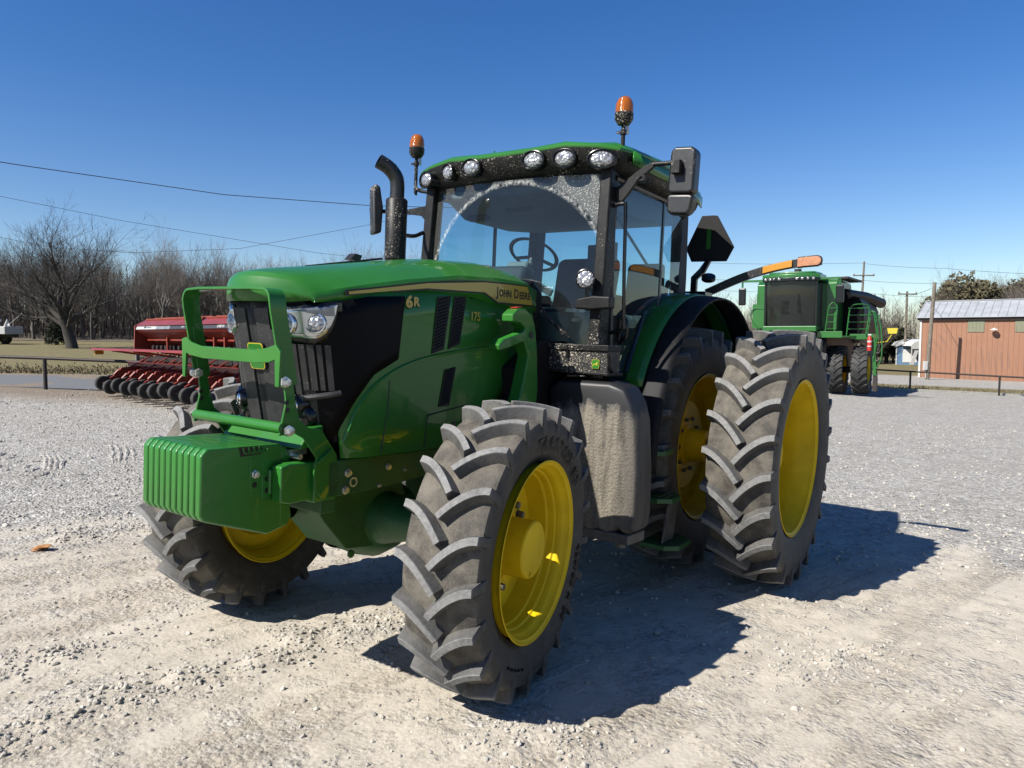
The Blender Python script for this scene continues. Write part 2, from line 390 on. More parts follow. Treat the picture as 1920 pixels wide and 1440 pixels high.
# ---------------------------------------------------------------- tyres and wheels
def tyre(name, R, wd, rim, nl, lh, parent, L, lw, phase=0.0):
    h = wd / 2; Rc = R - lh
    prof = [(.37 * wd, rim + .012), (.385 * wd, rim + .02), (.40 * wd, rim + .035), (.45 * wd, rim + .07), (.485 * wd, rim + .13 * (Rc - rim) / .3 + .03),
            (.50 * wd, rim + .62 * (Rc - rim)), (.492 * wd, Rc - .055), (.472 * wd, Rc - .028), (.40 * wd, Rc - .012), (.2 * wd, Rc - .002)]
    full = [(y, r) for y, r in prof] + [(0, Rc)] + [(-y, r) for y, r in reversed(prof)]
    N = 120
    mb = MB(); mb.lathe(full, n=N)
    dust = []; top = []
    for y, r in full:
        d = .82 * sstep(rim + .70 * (Rc - rim), Rc - .02, r); dust += [d] * N; top += [0.0] * N
    def rb(y):
        a = abs(y)
        pr = sorted((p[0], p[1]) for p in prof[6:]) + [(10, Rc - .06)]
        pr = [(0, Rc)] + pr
        for (y0, r0), (y1, r1) in zip(pr, pr[1:]):
            if y0 <= a <= y1: return r0 + (r1 - r0) * (a - y0) / (y1 - y0 + 1e-9)
        return Rc
    for side in (1, -1):
        for k in range(nl):
            ph0 = phase + 2 * math.pi * (k + (.5 if side < 0 else 0)) / nl
            st = []
            M_ = 9
            jit = random.uniform(-.004, .004)
            for i in range(M_ + 1):
                s = i / M_
                y = side * (-.035 * wd + s * .535 * wd); f = 1 - (1 - s) ** 1.75
                st.append((y, f * L, R - .020 * (y / h) ** 2 - lh * .06 * (1 - s) + jit * .3, rb(y) - .006, s))
            tops = []
            rows = []
            for i, (y, a, rt, r0, s) in enumerate(st):
                j = min(i + 1, M_); q = max(i - 1, 0)
                ty = st[j][0] - st[q][0]; ta = st[j][1] - st[q][1]; ln = math.hypot(ty, ta)
                ny, na = -ta / ln, ty / ln
                wt = lw * (.46 + .10 * s); wb = wt * 1.36 + lh * .22 * (1 - .5 * s)
                if i == M_: ny, na = 0, 1 if side > 0 else -1
                row = []
                for sg, hw, r in ((-1, wb, r0), (-1, wt * 1.05, rt - .007), (-1, wt * .88, rt), (1, wt * .88, rt), (1, wt * 1.05, rt - .007), (1, wb, r0)):
                    yy = y + ny * hw * sg; aa = ph0 + (a + na * hw * sg) / R
                    row.append((r * math.cos(aa), yy, r * math.sin(aa)))
                rows.append(row)
            # shoulder block running down the side wall
            a = st[-1][1]; sg0 = 1 if side > 0 else -1
            for (yt, rt, yb, r0, wt) in ((.505 * wd, R - .034, .47 * wd, Rc - .03, lw * .58), (.512 * wd, Rc - .035, .485 * wd, Rc - .06, lw * .66), (.508 * wd, Rc - .085, .495 * wd, Rc - .09, lw * .74)):
                row = []
                for sg, hw, out in ((-1, wt * 1.28, 0), (-1, wt * 1.04, .85), (-1, wt * .9, 1), (1, wt * .9, 1), (1, wt * 1.04, .85), (1, wt * 1.28, 0)):
                    y = side * (yb + (yt - yb) * out); r = r0 + (rt - r0) * out; aa = ph0 + (a + sg * sg0 * hw) / R
                    row.append((r * math.cos(aa), y, r * math.sin(aa)))
                rows.append(row)
            b = mb.grid(rows); nb = len(mb.v) - len(rows) * 6
            mb.f.append(tuple(nb + i for i in range(6)))
            e = nb + (len(rows) - 1) * 6; mb.f.append(tuple(e + i for i in reversed(range(6))))
            for i in range(len(rows)):
                tr = i <= M_
                for q in range(6):
                    tp = q in (1, 2, 3, 4)
                    if tr: dust.append(.95 if q in (2, 3) else (.34 if tp else .62)); top.append(1.0 if tp else .15)
                    else: dust.append((.55, .22, 0)[i - M_ - 1] if tp else .3); top.append(.6)
    mb.att = {'dust': dust, 'lugtop': top}
    o = mb.build(name, 'tyre_rubber', parent, smooth=38, recalc=False)
    bm = bmesh.new(); bm.from_mesh(o.data); bmesh.ops.recalc_face_normals(bm, faces=bm.faces); bm.to_mesh(o.data); bm.free()
    return o

def rim_obj(parent, prof, n=72):
    return MB().lathe(prof, n=n).build('rim', 'yellow_paint', parent, smooth=35)

def front_wheel(y, steer, side):
    W_ = empty('front_wheel', parent=T); W_.matrix_local = Matrix.Translation((2.81, .80 * side, .755)) @ Matrix.Rotation(steer, 4, 'Z') @ Matrix.Rotation(-R_(.8) * side, 4, 'X') @ Matrix.Translation((0, (y - .80) * side, 0))
    t = tyre('tyre', .742, .392, .432, 21, .058, W_, .150, .035, phase=.10 if side > 0 else .21)
    s = side
    # barrel: outer flange at +.205*s, inner flange at -.205*s; disc well inboard
    P = [(.195, .457), (.197, .452), (.188, .446), (.182, .432), (.165, .428), (.150, .416), (.140, .408), (.112, .406), (.104, .396), (.070, .392), (.060, .383), (.0, .380), (-.02, .376), (-.045, .372), (-.06, .392), (-.10, .396), (-.13, .404), (-.16, .418), (-.17, .43), (-.182, .432), (-.188, .446), (-.197, .452), (-.195, .457),
         (-.18, .44), (-.16, .43), (.16, .435), (.18, .441), (.195, .457)]
    rim_obj(W_, [(h * s, r) for h, r in P])
    d = MB().lathe([(h * s, r) for h, r in [(-.035, .389), (-.050, .34), (-.055, .30), (-.030, .275), (-.028, .19), (-.034, .19), (-.036, .275), (-.062, .30), (-.058, .34), (-.043, .389)]], n=64)
    d.build('wheel_disc', 'yellow_paint', W_, smooth=35)
    hb = MB().lathe([(h * s, r) for h, r in [(-.12, .155), (-.03, .155), (-.028, .148), (.150, .145), (.158, .139), (.160, .125), (.163, .03), (.160, 0)]], n=48)
    hb.build('wheel_hub', 'yellow_paint', W_, smooth=35)
    bt = MB()
    for k in range(10):
        a = 2 * math.pi * k / 10 + .2 + (.12 if k % 2 else -.12); c = (.222 * math.cos(a), -.03 * s, .222 * math.sin(a))
        bt.lathe([(0, 0), (0, .026), (.008 * s, .026), (.008 * s, .019), (.036 * s, .019), (.038 * s, 0)], c, (0, 1, 0), 6)
    bt.build_each('wheel_bolt', 'dirty_metal', W_, smooth=0)
    pl = MB().cyl((.035, .159 * s, -.118), (0, 1, 0), .008 * s, .012, 12); pl.build('hub_plug', 'yellow_paint', W_)
    return W_
WL = front_wheel(.992, R_(9.2), 1)
WR = front_wheel(.992, R_(8.6), -1)

def sidewall_text(W_, body, r, ang, size, y, bold=.0):
    """dark raised letters curving round the tyre wall; ang = angle (deg) of the middle, clockwise seen from outside"""
    sc_ = MB(); adv = 0; parts = []
    for ch in body:
        if ch == ' ': adv += size * .42; continue
        v, f, wd = text_geo(ch, size, bold, .95); parts.append((adv, v, f, wd)); adv += wd + size * .14
    for x0, v, f, wd in parts:
        out = []
        for px, py in v:
            a = R_(ang) + (adv / 2 - (x0 + px)) / r   # seen from +Y the wheel's +X points left
            rr = r + py - size * .35
            out.append((rr * math.cos(math.pi - a), y, rr * math.sin(math.pi - a)))
        sc_.add(out, f)
    return sc_.build('tyre_lettering', 'dark_letter', W_, smooth=0, recalc=False, solid=.003, off=0)
sidewall_text(WL, 'TRACTOR 85', .545, 64, .098, .1995, .0018)
sidewall_text(WL, '420/85 R 34', .590, -32, .068, .1985, .0040)
ch = MB()
for k in range(5):      # moulded arc marks low on the wall
    ch.tube([(.57 * math.cos(a), .196, .57 * math.sin(a)) for a in [R_(-58 - 4.5 * k + j * 1.2) for j in range(2)]], .008, 5)
ch.build_each('moulded_mark', 'dark_letter', WL)

def rear_wheel(y, side, kind):
    W_ = empty('rear_wheel', (0, y * side, .985), parent=T); s = side
    tyre('tyre', .978, .475, .575, 23, .066, W_, .200, .041, phase=.05 if kind == 'outer' else .16)
    P = [(.200, .603), (.203, .597), (.192, .590), (.185, .574), (.150, .570), (.130, .556), (.085, .552), (.060, .538), (.02, .534), (-.05, .528), (-.12, .535), (-.16, .56), (-.185, .574), (-.195, .590), (-.203, .597), (-.200, .603),
         (-.185, .585), (-.15, .572), (.15, .578), (.185, .585), (.200, .603)]
    rim_obj(W_, [(h * s, r) for h, r in P])
    dx = -.16 if kind == 'outer' else .02
    d = MB().lathe([((h + dx) * s, r) for h, r in [(0, .536), (-.02, .45), (-.02, .40), (.02, .36), (.02, .10), (.01, .10), (.01, .36), (-.03, .40), (-.03, .45), (-.012, .536)]], n=64)
    d.build('wheel_disc', 'yellow_paint', W_, smooth=35)
    hb = MB().lathe([((h + dx) * s, r) for h, r in [(0, .17), (.03, .17), (.05, .14), (.20, .13), (.21, 0)]], n=40); hb.build('wheel_hub', 'yellow_paint', W_, smooth=35)
    bt = MB()
    for k in range(10):
        a = 2 * math.pi * k / 10; bt.cyl((.22 * math.cos(a), (dx + .02) * s, .22 * math.sin(a)), (0, 1, 0), .03 * s, .016, 6)
    bt.build_each('wheel_bolt', 'dirty_metal', W_, smooth=0)
    return W_
for sd in (1, -1):
    rear_wheel(.83, sd, 'inner'); rear_wheel(1.575, sd, 'outer')
MB().tube([(0, -1.42, .985), (0, 1.42, .985)], .075, 20).build('rear_axle', 'green_cast', T)
rh = MB(); rh.prism([(-.45, .62), (.5, .60), (.62, .75), (.62, 1.35), (-.35, 1.4), (-.5, 1.1)], 'xz', -.30, .30)
for sd in (1, -1): rh.lathe([(.28 * sd, .26), (.50 * sd, .20), (.56 * sd, .20)], (0, 0, .985), (0, 1, 0), 24)
rh.build('rear_housing', 'green_cast', T, bevel=.03)

# ---------------------------------------------------------------- hood
SECT = [  # x, z centre, z ridge, z crease, y ridge, y crease, plan bend at centre
    (1.69, 2.235, 2.205, 2.14, .27, .405, .0), (1.80, 2.268, 2.235, 2.165, .27, .407, .0), (2.10, 2.290, 2.255, 2.168, .27, .407, 0), (2.50, 2.262, 2.225, 2.150, .27, .405, 0),
    (2.95, 2.192, 2.155, 2.085, .265, .402, .01), (3.20, 2.143, 2.108, 2.040, .26, .392, .05), (3.36, 2.108, 2.076, 2.005, .255, .372, .12), (3.43, 2.090, 2.062, 1.988, .25, .352, .15), (3.462, 2.076, 2.050, 1.982, .248, .343, .165), (3.485, 2.052, 2.032, 1.978, .247, .336, .17), (3.495, 2.020, 2.008, 1.972, .247, .333, .17), (3.499, 1.985, 1.980, 1.966, .247, .331, .17), (3.4985, 1.930, 1.932, 1.946, .246, .331, .168)]
def hood_row(sx, z0, zr, zc, yr, yc, bd, low):
    ys = [0, .07, .14, .20, yr, (yr + yc) / 2, yc - .012, yc]; row = []
    for y in ys:
        if y <= yr: z = z0 + (zr - z0) * (y / yr) ** 2.2
        else: z = zr + (zc - zr) * (y - yr) / (yc - yr)
        if abs(y - yc) < 1e-6: z = zc - .012
        row.append((sx + bd * (1 - (y / yc) ** 2), y, z))
    row.append((sx, yc + .001, low))
    return [(x, -y, z) for x, y, z in reversed(row[1:])] + row
rows = []
for sx, z0, zr, zc, yr, yc, bd in SECT:
    low = {1.69: 1.99, 1.80: 1.99, 2.10: 2.0, 2.50: 2.05, 2.95: 2.045, 3.20: 1.99, 3.36: 1.955, 3.43: 1.944, 3.462: 1.94, 3.485: 1.937, 3.495: 1.936, 3.499: 1.935, 3.4985: 1.934}[sx]
    rows.append(hood_row(sx, z0, zr, zc, yr, yc, bd, low))
hood = MB().grid(rows); hood_o = hood.build('hood', 'green_paint', T, smooth=22, solid=.012)
ve = MB()
for y in (-.20, .02):  # dark slots in the hood top
    for x0, x1 in ((2.75, 3.30),):
        pts = []
        for i in range(9):
            x = x0 + (x1 - x0) * i / 8
            zc_ = 2.192 + (2.95 - x) * .186
            pts.append((x, y, zc_ + .005 - .4 * y * y))
        ve.tube(pts, .006, 4)
ve.build_each('hood_groove', 'black_trim', T)
hv = MB().prism([(2.62, 2.24), (2.70, 2.245), (2.66, 2.285), (2.60, 2.28)], 'xz', -.36, -.30); hv.build('hood_fin', 'black_trim', T, bevel=.004)

PLAN = [(1.70, .402), (2.4, .402), (2.9, .402), (3.10, .398), (3.25, .388), (3.36, .368), (3.44, .338), (3.51, .285), (3.565, .21), (3.595, .12), (3.605, 0)]
def plan_y(x):
    for (x0, y0), (x1, y1) in zip(PLAN, PLAN[1:]):
        if x0 <= x <= x1: return y0 + (y1 - y0) * (x - x0) / (x1 - x0)
    return 0
def surf(x, z, off=0.0):
    """point on the engine cover wall for plan position x (at z 1.93), pushed off mm outwards"""
    y = plan_y(x); e = .01
    y2 = plan_y(min(x + e, 3.605)); y1 = plan_y(max(x - e, 1.70)); dx = min(x + e, 3.605) - max(x - e, 1.70)
    n = Vector((-(y2 - y1), dx, 0)).normalized()
    sh = .20 * (1.93 - z) * sstep(3.1, 3.6, x)
    return Vector((x - sh + n.x * off, y + n.y * off, z))
def fine(x0, x1, n): return [x0 + (x1 - x0) * i / n for i in range(n + 1)]
XS = fine(1.70, 3.1, 14) + fine(3.1, 3.5, 12)[1:] + fine(3.5, 3.605, 12)[1:]
def wall(name, mat, x0, x1, zlo, zhi, off, thick=.006, nz=6, smooth=40, sides=(1, -1), parent=None, cols=None):
    xs = cols or ([x0] + [x for x in XS if x0 < x < x1] + [x1])
    out = []
    for s in sides:
        rows = []
        for x in xs:
            a, b = zlo(x), zhi(x)
            rows.append([(lambda p: (p.x, p.y * s, p.z))(surf(x, a + (b - a) * k / nz, off)) for k in range(nz + 1)])
        m = MB().grid(rows)
        if s < 0: m.f = [f[::-1] for f in m.f]
        o = m.build(name, mat, parent or T, smooth=smooth, recalc=False)
        md = o.modifiers.new('solid', 'SOLIDIFY'); md.thickness = thick; md.offset = -1
        out.append(o)
    return out
def lin(tab):
    def f(x):
        if x <= tab[0][0]: return tab[0][1]
        for (x0, a), (x1, b) in zip(tab, tab[1:]):
            if x <= x1: return a + (b - a) * (x - x0) / (x1 - x0)
        return tab[-1][1]
    return f
side_lo = lin([(1.70, 1.72), (1.85, 1.62), (2.05, 1.42), (2.25, 1.22), (2.45, 1.165), (3.40, 1.175)])
wall('hood_side_panel', 'green_paint', 1.72, 3.43, side_lo, lin([(1.7, 2.0), (2.4, 2.03), (2.56, 2.11), (3.2, 2.0), (3.4, 1.945), (3.5, 1.945)]), .002, .02)
blk_lo = lin([(2.965, 2.0), (2.985, 1.675), (3.0, 1.672), (3.17, 1.592), (3.33, 1.44), (3.47, 1.27), (3.55, 1.24), (3.605, 1.235)])
wall('grille_side', 'panel_black', 2.965, 3.51, blk_lo, lin([(2.96, 2.003), (3.2, 1.985), (3.36, 1.952), (3.5, 1.935), (3.605, 1.935)]), .012, .012, parent=T)
wall('grille', 'grille_black', 3.50, 3.605, blk_lo, lambda x: 1.94, .008, .012)
# slats on the front face
for s in (1, -1):
    sl_ = MB()
    for i, x in enumerate((3.448, 3.482, 3.512, 3.537, 3.559, 3.577, 3.590, 3.599)):
        zh = 1.735 if i < 5 else 1.90; zl = 1.515 if i < 4 else 1.25
        if i >= 5 and i < 7: zh = 1.80
        pr = []
        a0, a1 = x - .0055 - .008 * (7 - i) / 7, x + .003 + .006 * (7 - i) / 7
        for (xx, of) in ((a0, .006), (a0, .020), (a1, .020), (a1, .006)):
            pr.append([surf(min(xx, 3.6045), zl + (zh - zl) * k / 4, of) for k in range(5)])
        pr.append(pr[0])
        sl_.grid([[(p.x, p.y * s, p.z) for p in r] for r in pr])
    sl_.build('grille_slats', 'grille_black', T, smooth=30)
# ledge and lower lamp pods
for s in (1, -1):
    m = MB()
    m.tube(smooth_path([(surf(x, 1.505, .018).x, surf(x, 1.505, .018).y * s, 1.505 - .012 * i) for i, x in enumerate((3.40, 3.46, 3.52, 3.565))], 4), .015, 8)
    m.build('grille_ledge', 'grille_black', T)
    p = Vector((3.487, .207 * s, 1.437))
    pod = MB(); pod.lathe([(-.05, .075), (.0, .062), (.03, .048), (.034, .040), (.012, .036), (.008, 0)], p, (.93, .25 * s, -.05), 28, sx=.9)
    pod.lathe([(-.05, .085), (.0, .07), (.012, .055), (.012, 0)], p + Vector((-.012, .005 * s, -.062)), (.95, .22 * s, -.1), 24)
    pd = pod.build('fog_lamp', 'black_gloss', T)
    MB().lathe([(.018, .036), (.030, .028), (.036, .012), (.037, 0)], p, (.93, .25 * s, -.05), 24, sx=.9).build('lens', 'chrome', pd)
# head lamps
hl_lo = lin([(3.388, 1.925), (3.398, 1.885), (3.42, 1.835), (3.448, 1.79), (3.485, 1.762), (3.56, 1.765), (3.578, 1.79), (3.585, 1.85)])
hl_hi = lin([(3.388, 1.932), (3.45, 1.918), (3.585, 1.90)])
hcols = [3.388, 3.392, 3.398, 3.404, 3.41, 3.43, 3.45, 3.47, 3.49, 3.51, 3.53, 3.55, 3.565, 3.575, 3.582]
for s in (1, -1):
    fr_ = wall('headlight_bezel', 'black_gloss', 0, 0, lambda x: hl_lo(x) - .028, lambda x: hl_hi(x) + .016, .017, .010, sides=(s,), cols=[3.365] + hcols + [3.588])[0]
    hl = wall('headlight', 'silver_reflector', 0, 0, hl_lo, hl_hi, .0195, .008, sides=(s,), cols=hcols)[0]
    for (x, z, r) in ((3.482, 1.838, .043), (3.568, 1.830, .050)):
        p = surf(x, z, .018); q = surf(x + .01, z, .018) - surf(x - .01, z, .018); n = Vector((-q.y, q.x, .0)).normalized() * 1; n = -n if n.x < 0 else n
        n = (n + Vector((.5, 0, 0))).normalized()
        p = Vector((p.x, p.y * s, p.z)); n = Vector((n.x, n.y * s, n.z))
        MB().lathe([(-.008, r + .010), (.008, r + .006), (.010, r), (.004, r * .93), (.0, r * .6), (.002, r * .35), (.012, r * .30), (.016, 0)], p, n, 32).build('lamp_reflector', 'silver_reflector', hl)
        MB().lathe([(.004, r * .98), (.016, r * .7), (.021, r * .35), (.022, 0)], p, n, 28).build('lens', 'lamp_lens', hl)
    # pale blade of the running light
    b0 = MB().grid([[(lambda p: (p.x, p.y * s, p.z))(surf(x, z, .0225)) for z in (1.875 + .02 * sstep(3.44, 3.56, x), hl_hi(x) - .006)] for x in hcols[3:]])
    b0.build('light_strip', 'white_paint', hl)
    if s > 0:
        wall('lens_cover', 'clear_cover', 0, 0, hl_lo, hl_hi, .026, .001, sides=(s,), cols=hcols, parent=hl)
# front emblem (leaping deer on a green shield)
def shield(u, v, w_, h_):
    pts = []
    for cx, cy, a0 in ((.72, .74, 0), (-.72, .74, 90), (-.66, -.70, 180), (.66, -.70, 270)):
        for k in range(5):
            a = R_(a0 + 22.5 * k); pts.append((u + (cx + .28 * math.cos(a)) * w_, v + (cy + .26 * math.sin(a)) * h_))
    return pts
DEER = [(-.9, -.28), (-.62, .02), (-.35, .18), (.0, .2), (.3, .3), (.42, .55), (.40, .85), (.52, .62), (.68, .86), (.64, .58), (.9, .44), (.86, .34), (.62, .3), (.5, .02), (.62, -.2), (.95, -.22), (.92, -.34), (.55, -.34), (.32, -.08), (.0, -.06), (-.3, -.06), (-.52, -.18), (-.6, -.42), (-.86, -.62), (-.95, -.52), (-.74, -.4)]
def emblem(name, org, ux, uy, w_, h_, parent):
    org, ux, uy = Vector(org), Vector(ux).normalized(), Vector(uy).normalized(); n = ux.cross(uy)
    def put(pts, a, b, mat, nm, par):
        m = MB(); k = len(pts)
        vs = [org + ux * p[0] + uy * p[1] + n * a for p in pts] + [org + ux * p[0] + uy * p[1] + n * b for p in pts]
        m.add(vs, [tuple(range(k))[::-1], tuple(range(k, 2 * k))] + [(i, (i + 1) % k, k + (i + 1) % k, k + i) for i in range(k)])
        return m.build(nm, mat, par, smooth=0)
    b = put(shield(0, 0, w_, h_), 0, .006, 'black_trim', name, parent)
    put(shield(0, 0, w_ * .93, h_ * .94), .004, .0075, 'yellow_emblem', 'emblem_border', b)
    put(shield(0, 0, w_ * .85, h_ * .88), .005, .0090, 'green_paint', 'emblem_field', b)
    put([(p[0] * w_ * .72, p[1] * h_ * .66) for p in DEER], .006, .0105, 'yellow_emblem', 'emblem_deer', b)
    return b
emblem('grille_emblem', (3.573, .015, 1.668), (0, 1, 0), (.2, 0, 1), .064, .070, T)

# side decals
def side_poly(name, mat, pts, off, parent=None, s=1, n=1):
    m = MB(); vs = []
    for x, z in pts: p = surf(x, z, off); vs.append((p.x, p.y * s, p.z))
    m.add(vs, [tuple(range(len(vs)))])
    o = m.build(name, mat, parent or T, smooth=0, recalc=False)
    md = o.modifiers.new('solid', 'SOLIDIFY'); md.thickness = .002; md.offset = 0
    return o
def side_text(name, mat, body, x, z, size, off, bold=.0, sx=1.0, space=1.0, slope=0, ital=0):
    v, f, wd = text_geo(body, size, bold, sx, space); m = MB(); vs = []
    for px, py in v:
        p = surf(x - px - ital * py, z + py + slope * px, off); vs.append(p)
    m.add(vs, f); m.build(name, mat, T, smooth=0, recalc=False)
    return wd
for s in (1, -1):
    side_poly('stripe_outline', 'dark_letter', [(3.345, 1.978), (3.345, 2.006), (2.80, 2.093), (2.29, 2.143), (2.0, 2.150), (1.812, 2.152), (1.735, 2.020), (2.145, 2.016), (2.285, 2.066), (2.8, 2.048)], .0120, s=s)
    side_poly('yellow_stripe', 'decal_yellow', [(3.326, 1.986), (3.326, 1.999), (2.80, 2.085), (2.284, 2.135), (2.0, 2.143), (1.820, 2.145), (1.748, 2.030), (2.139, 2.026), (2.28, 2.076), (2.8, 2.058)], .0145, s=s)
xx = 2.160
for body, size, dx in (('J', .080, .010), ('OHN', .062, .028), ('D', .080, .009), ('EERE', .062, 0)):
    wd = side_text('brand_lettering', 'dark_letter', body, xx, 2.063, size, .0170, .0019, .92, 1.04)
    xx -= wd + dx
xx = 2.958
for dx_, mat_, off_ in ((.004, 'dark_letter', .0095), (0, 'decal_yellow', .0115)):
    wd = side_text('model_lettering', mat_, '6', 2.958 - dx_, 1.948 - dx_, .085, off_, .004, 1.2)
    side_text('model_lettering', mat_, 'R', 2.958 - dx_ - wd - .006, 1.958 - dx_, .064, off_, .003, 1.15)
side_text('model_number', 'decal_yellow', '175', 2.405, 1.903, .070, .0095, .0016, .95, 1.0)
# air vents in the side panel
for s in (1, -1):
    for pts in ([(2.704, 2.017), (2.585, 2.032), (2.633, 1.727), (2.735, 1.702)], [(2.555, 2.030), (2.443, 2.038), (2.491, 1.760), (2.595, 1.728)], [(2.617, 1.612), (2.517, 1.627), (2.567, 1.405), (2.661, 1.401)]):
        o = side_poly('air_vent', 'matte_black', pts, .006, s=s)
        mm = MB(); a, b, c, d = [Vector((*p, 0)) for p in pts]
        for k in range(1, 16):
            t = k / 16; p, q = a.lerp(d, t), b.lerp(c, t - .0)
            p = p.lerp(q, .12); q2 = p.lerp(q, .86)
            P_, Q_ = surf(p.x, p.y, .010), surf(q2.x, q2.y + .012, .010)
            mm.tube([(P_.x, P_.y * s, P_.z), (Q_.x, Q_.y * s, Q_.z)], .003, 4)
        mm.build('vent_louvres', 'matte_black', o, smooth=0)
# swept crease lines pressed into the panel
cr = MB()
for tab in ([(3.40, 1.26), (3.28, 1.43), (3.12, 1.56), (2.9, 1.65), (2.6, 1.705), (2.3, 1.735), (1.9, 1.76)],):
    cr.tube([surf(x, z, .003) for x, z in [(p.x, p.y) for p in smooth_path([(a, b, 0) for a, b in tab], 4)]], .011, 6)
cr.build('panel_crease', 'green_paint', T)
pc = MB()
pc.tube([surf(x, z, .0035) for x, z in ((3.05, 1.56), (3.06, 1.40), (3.10, 1.18))], .0035, 4)
pc.tube([surf(x, z, .0035) for x, z in ((2.75, 1.36), (2.40, 1.40), (2.38, 1.20))], .0035, 4)
pc.tube([surf(x, z, .0035) for x, z in ((2.75, 1.36), (2.77, 1.18))], .0035, 4)
pc.build_each('panel_seam', 'dark_letter', T)
MB().prism([(2.53, 1.24), (2.50, 1.24), (2.50, 1.31), (2.53, 1.31)], 'xz', .40, .411).build('panel_latch', 'black_trim', T, bevel=.003)
# dark engine block and cooling pack inside so that no daylight shows through
MB().box((2.55, 0, 1.6), (1.6, .66, .72)).box((3.40, 0, 1.57), (.12, .5, .6)).build('engine', 'black_rubber', T, bevel=.03)
# cowl between hood and windscreen
MB().prism([(1.60, 1.45), (1.78, 1.45), (1.80, 2.16), (1.72, 2.20), (1.60, 2.12)], 'xz', -.40, .40).build('cowl', 'black_gloss', T, bevel=.02)
MB().prism([(1.42, 1.30), (2.00, 1.30), (2.06, 1.62), (1.75, 1.80), (1.42, 1.80)], 'xz', -.52, .52).build('engine_bay_rear', 'black_rubber', T, bevel=.02)

# ---------------------------------------------------------------- chassis, front axle, ballast
fr = MB()
for s in (1, -1):
    fr.prism([(3.40, 1.17), (2.45, 1.15), (1.9, 1.10), (1.9, .92), (2.45, 1.02), (2.95, .985), (3.40, .985)], 'xz', s * .30, s * .345)
fr.box((2.7, 0, 1.09), (1.5, .58, .12)); fr.box((3.36, 0, 1.02), (.1, .62, .24))
fr.build('front_frame', 'green_cast', T, bevel=.008)
bo = MB()
for x, z, r in ((3.27, 1.095, .020), (3.285, 1.01, .020), (2.985, 1.092, .017), (2.62, 1.08, .014), (3.05, 1.0, .01), (2.86, 1.06, .008)):
    bo.lathe([(0, r * 1.15), (.004, r * 1.15), (.005, r * .9), (.016, r * .85), (.018, 0)], (x, .345, z), (0, 1, 0), 6)
bo.lathe([(0, .026), (.006, .026), (.006, .017), (0, .017)], (3.235, .346, 1.045), (0, 1, 0), 20)
bo.build_each('frame_bolt', 'bolt_zinc', T, smooth=0)
ax = MB()
ax.lathe([(-.30, .11), (-.25, .17), (-.12, .215), (.0, .23), (.1, .20), (.2, .15), (.28, .12)], (2.78, .0, .72), (1, 0, 0), 28)
for s in (1, -1):
    ax.lathe([(.0, .17), (.18 * s, .15), (.34 * s, .105), (.62 * s, .092), (.70 * s, .12), (.82 * s, .13)], (2.80, 0, .75), (0, 1, 0), 24)
    ax.prism([(2.70, .58), (2.92, .58), (2.90, .95), (2.72, .95)], 'xz', s * .72, s * .84)
    ax.tube([(2.58, .12 * s, .80), (2.56, .45 * s, .79), (2.62, .72 * s, .78)], .024, 10)
ax.prism([(3.38, .99), (2.7, 1.02), (2.62, .80), (2.90, .60), (3.1, .63), (3.25, .80)], 'xz', -.16, .16)
ax.prism([(3.05, .62), (2.88, .56), (2.86, .62), (3.0, .70)], 'xz', -.10, .10)
ax.build('front_axle', 'green_cast', T, bevel=.012)
pv = MB().lathe([(-.17, .10), (.17, .10)], (3.20, 0, .92), (1, 0, 0), 24).cyl((3.07, .165, .60), (0, 1, 0), .012, .022, 16); pv.build('axle_pivot', 'green_cast', T)
mb_ = MB(); mb_.box((1.0, 0, .95), (1.9, .42, .62)); mb_.box((2.0, 0, .9), (.6, .36, .4)); mb_.build('transmission', 'green_cast', T, bevel=.04)

WPTS = [(4.004, .985), (4.004, 1.245), (3.975, 1.275), (3.60, 1.262), (3.545, 1.225), (3.530, 1.19), (3.545, 1.165), (3.60, 1.160), (3.60, 1.02), (3.535, 1.0), (3.518, .90), (3.545, .86), (3.66, .838), (3.985, .955)]
wp = None
for i in range(10):
    y = -.2115 + i * .047
    m = MB().prism([(x - .012 * 0, z) for x, z in WPTS], 'xz', y - .0215, y + .0215)
    if wp is None: wp = m.build('suitcase_weight', 'green_weight', T, bevel=.011, seg=3); base_y = y
    else:
        c = wp.copy(); col.objects.link(c); c.parent = T; c.location = (0, y - base_y, 0)
last = c
hd = MB()
hd.prism([(3.82, 1.268), (3.70, 1.262), (3.70, 1.225), (3.81, 1.222)], 'xz', .2325, .2350)
hd.build('handle_recess', 'dark_letter', T)
hs = MB()
for k in range(4):
    hs.tube(smooth_path([(3.80 - .028 * k, .236, 1.262), (3.79 - .028 * k, .236, 1.238), (3.76 - .028 * k, .236, 1.236), (3.735 - .022 * k, .236, 1.248)], 4), .004, 6)
hs.build_each('handle_rib', 'green_weight', T)
hk = MB()
hk.box((3.735, .2335, 1.135), (.05, .004, .15)); hk.box((3.668, .2335, 1.075), (.05, .004, .11)); hk.box((3.575, .2335, .93), (.03, .004, .12)); hk.box((3.575, .2335, 1.215), (.025, .004, .06))
hk.build_each('weight_boss', 'green_weight', T, bevel=.002)
hb_ = MB()
for x, z, r in ((3.735, 1.085, .013), (3.668, 1.105, .013), (3.668, 1.05, .013)): hb_.cyl((x, .2352, z), (0, 1, 0), .002, r, 14)
hb_.build_each('weight_hole', 'dark_letter', T)
MB().lathe([(0, .02), (.006, .02), (.007, .016), (.02, .015), (.022, 0)], (3.735, .2355, 1.135), (0, 1, 0), 6).build('weight_bolt', 'bolt_zinc', T, smooth=0)
br = MB()
br.box((3.60, 0, 1.09), (.13, .50, .12))
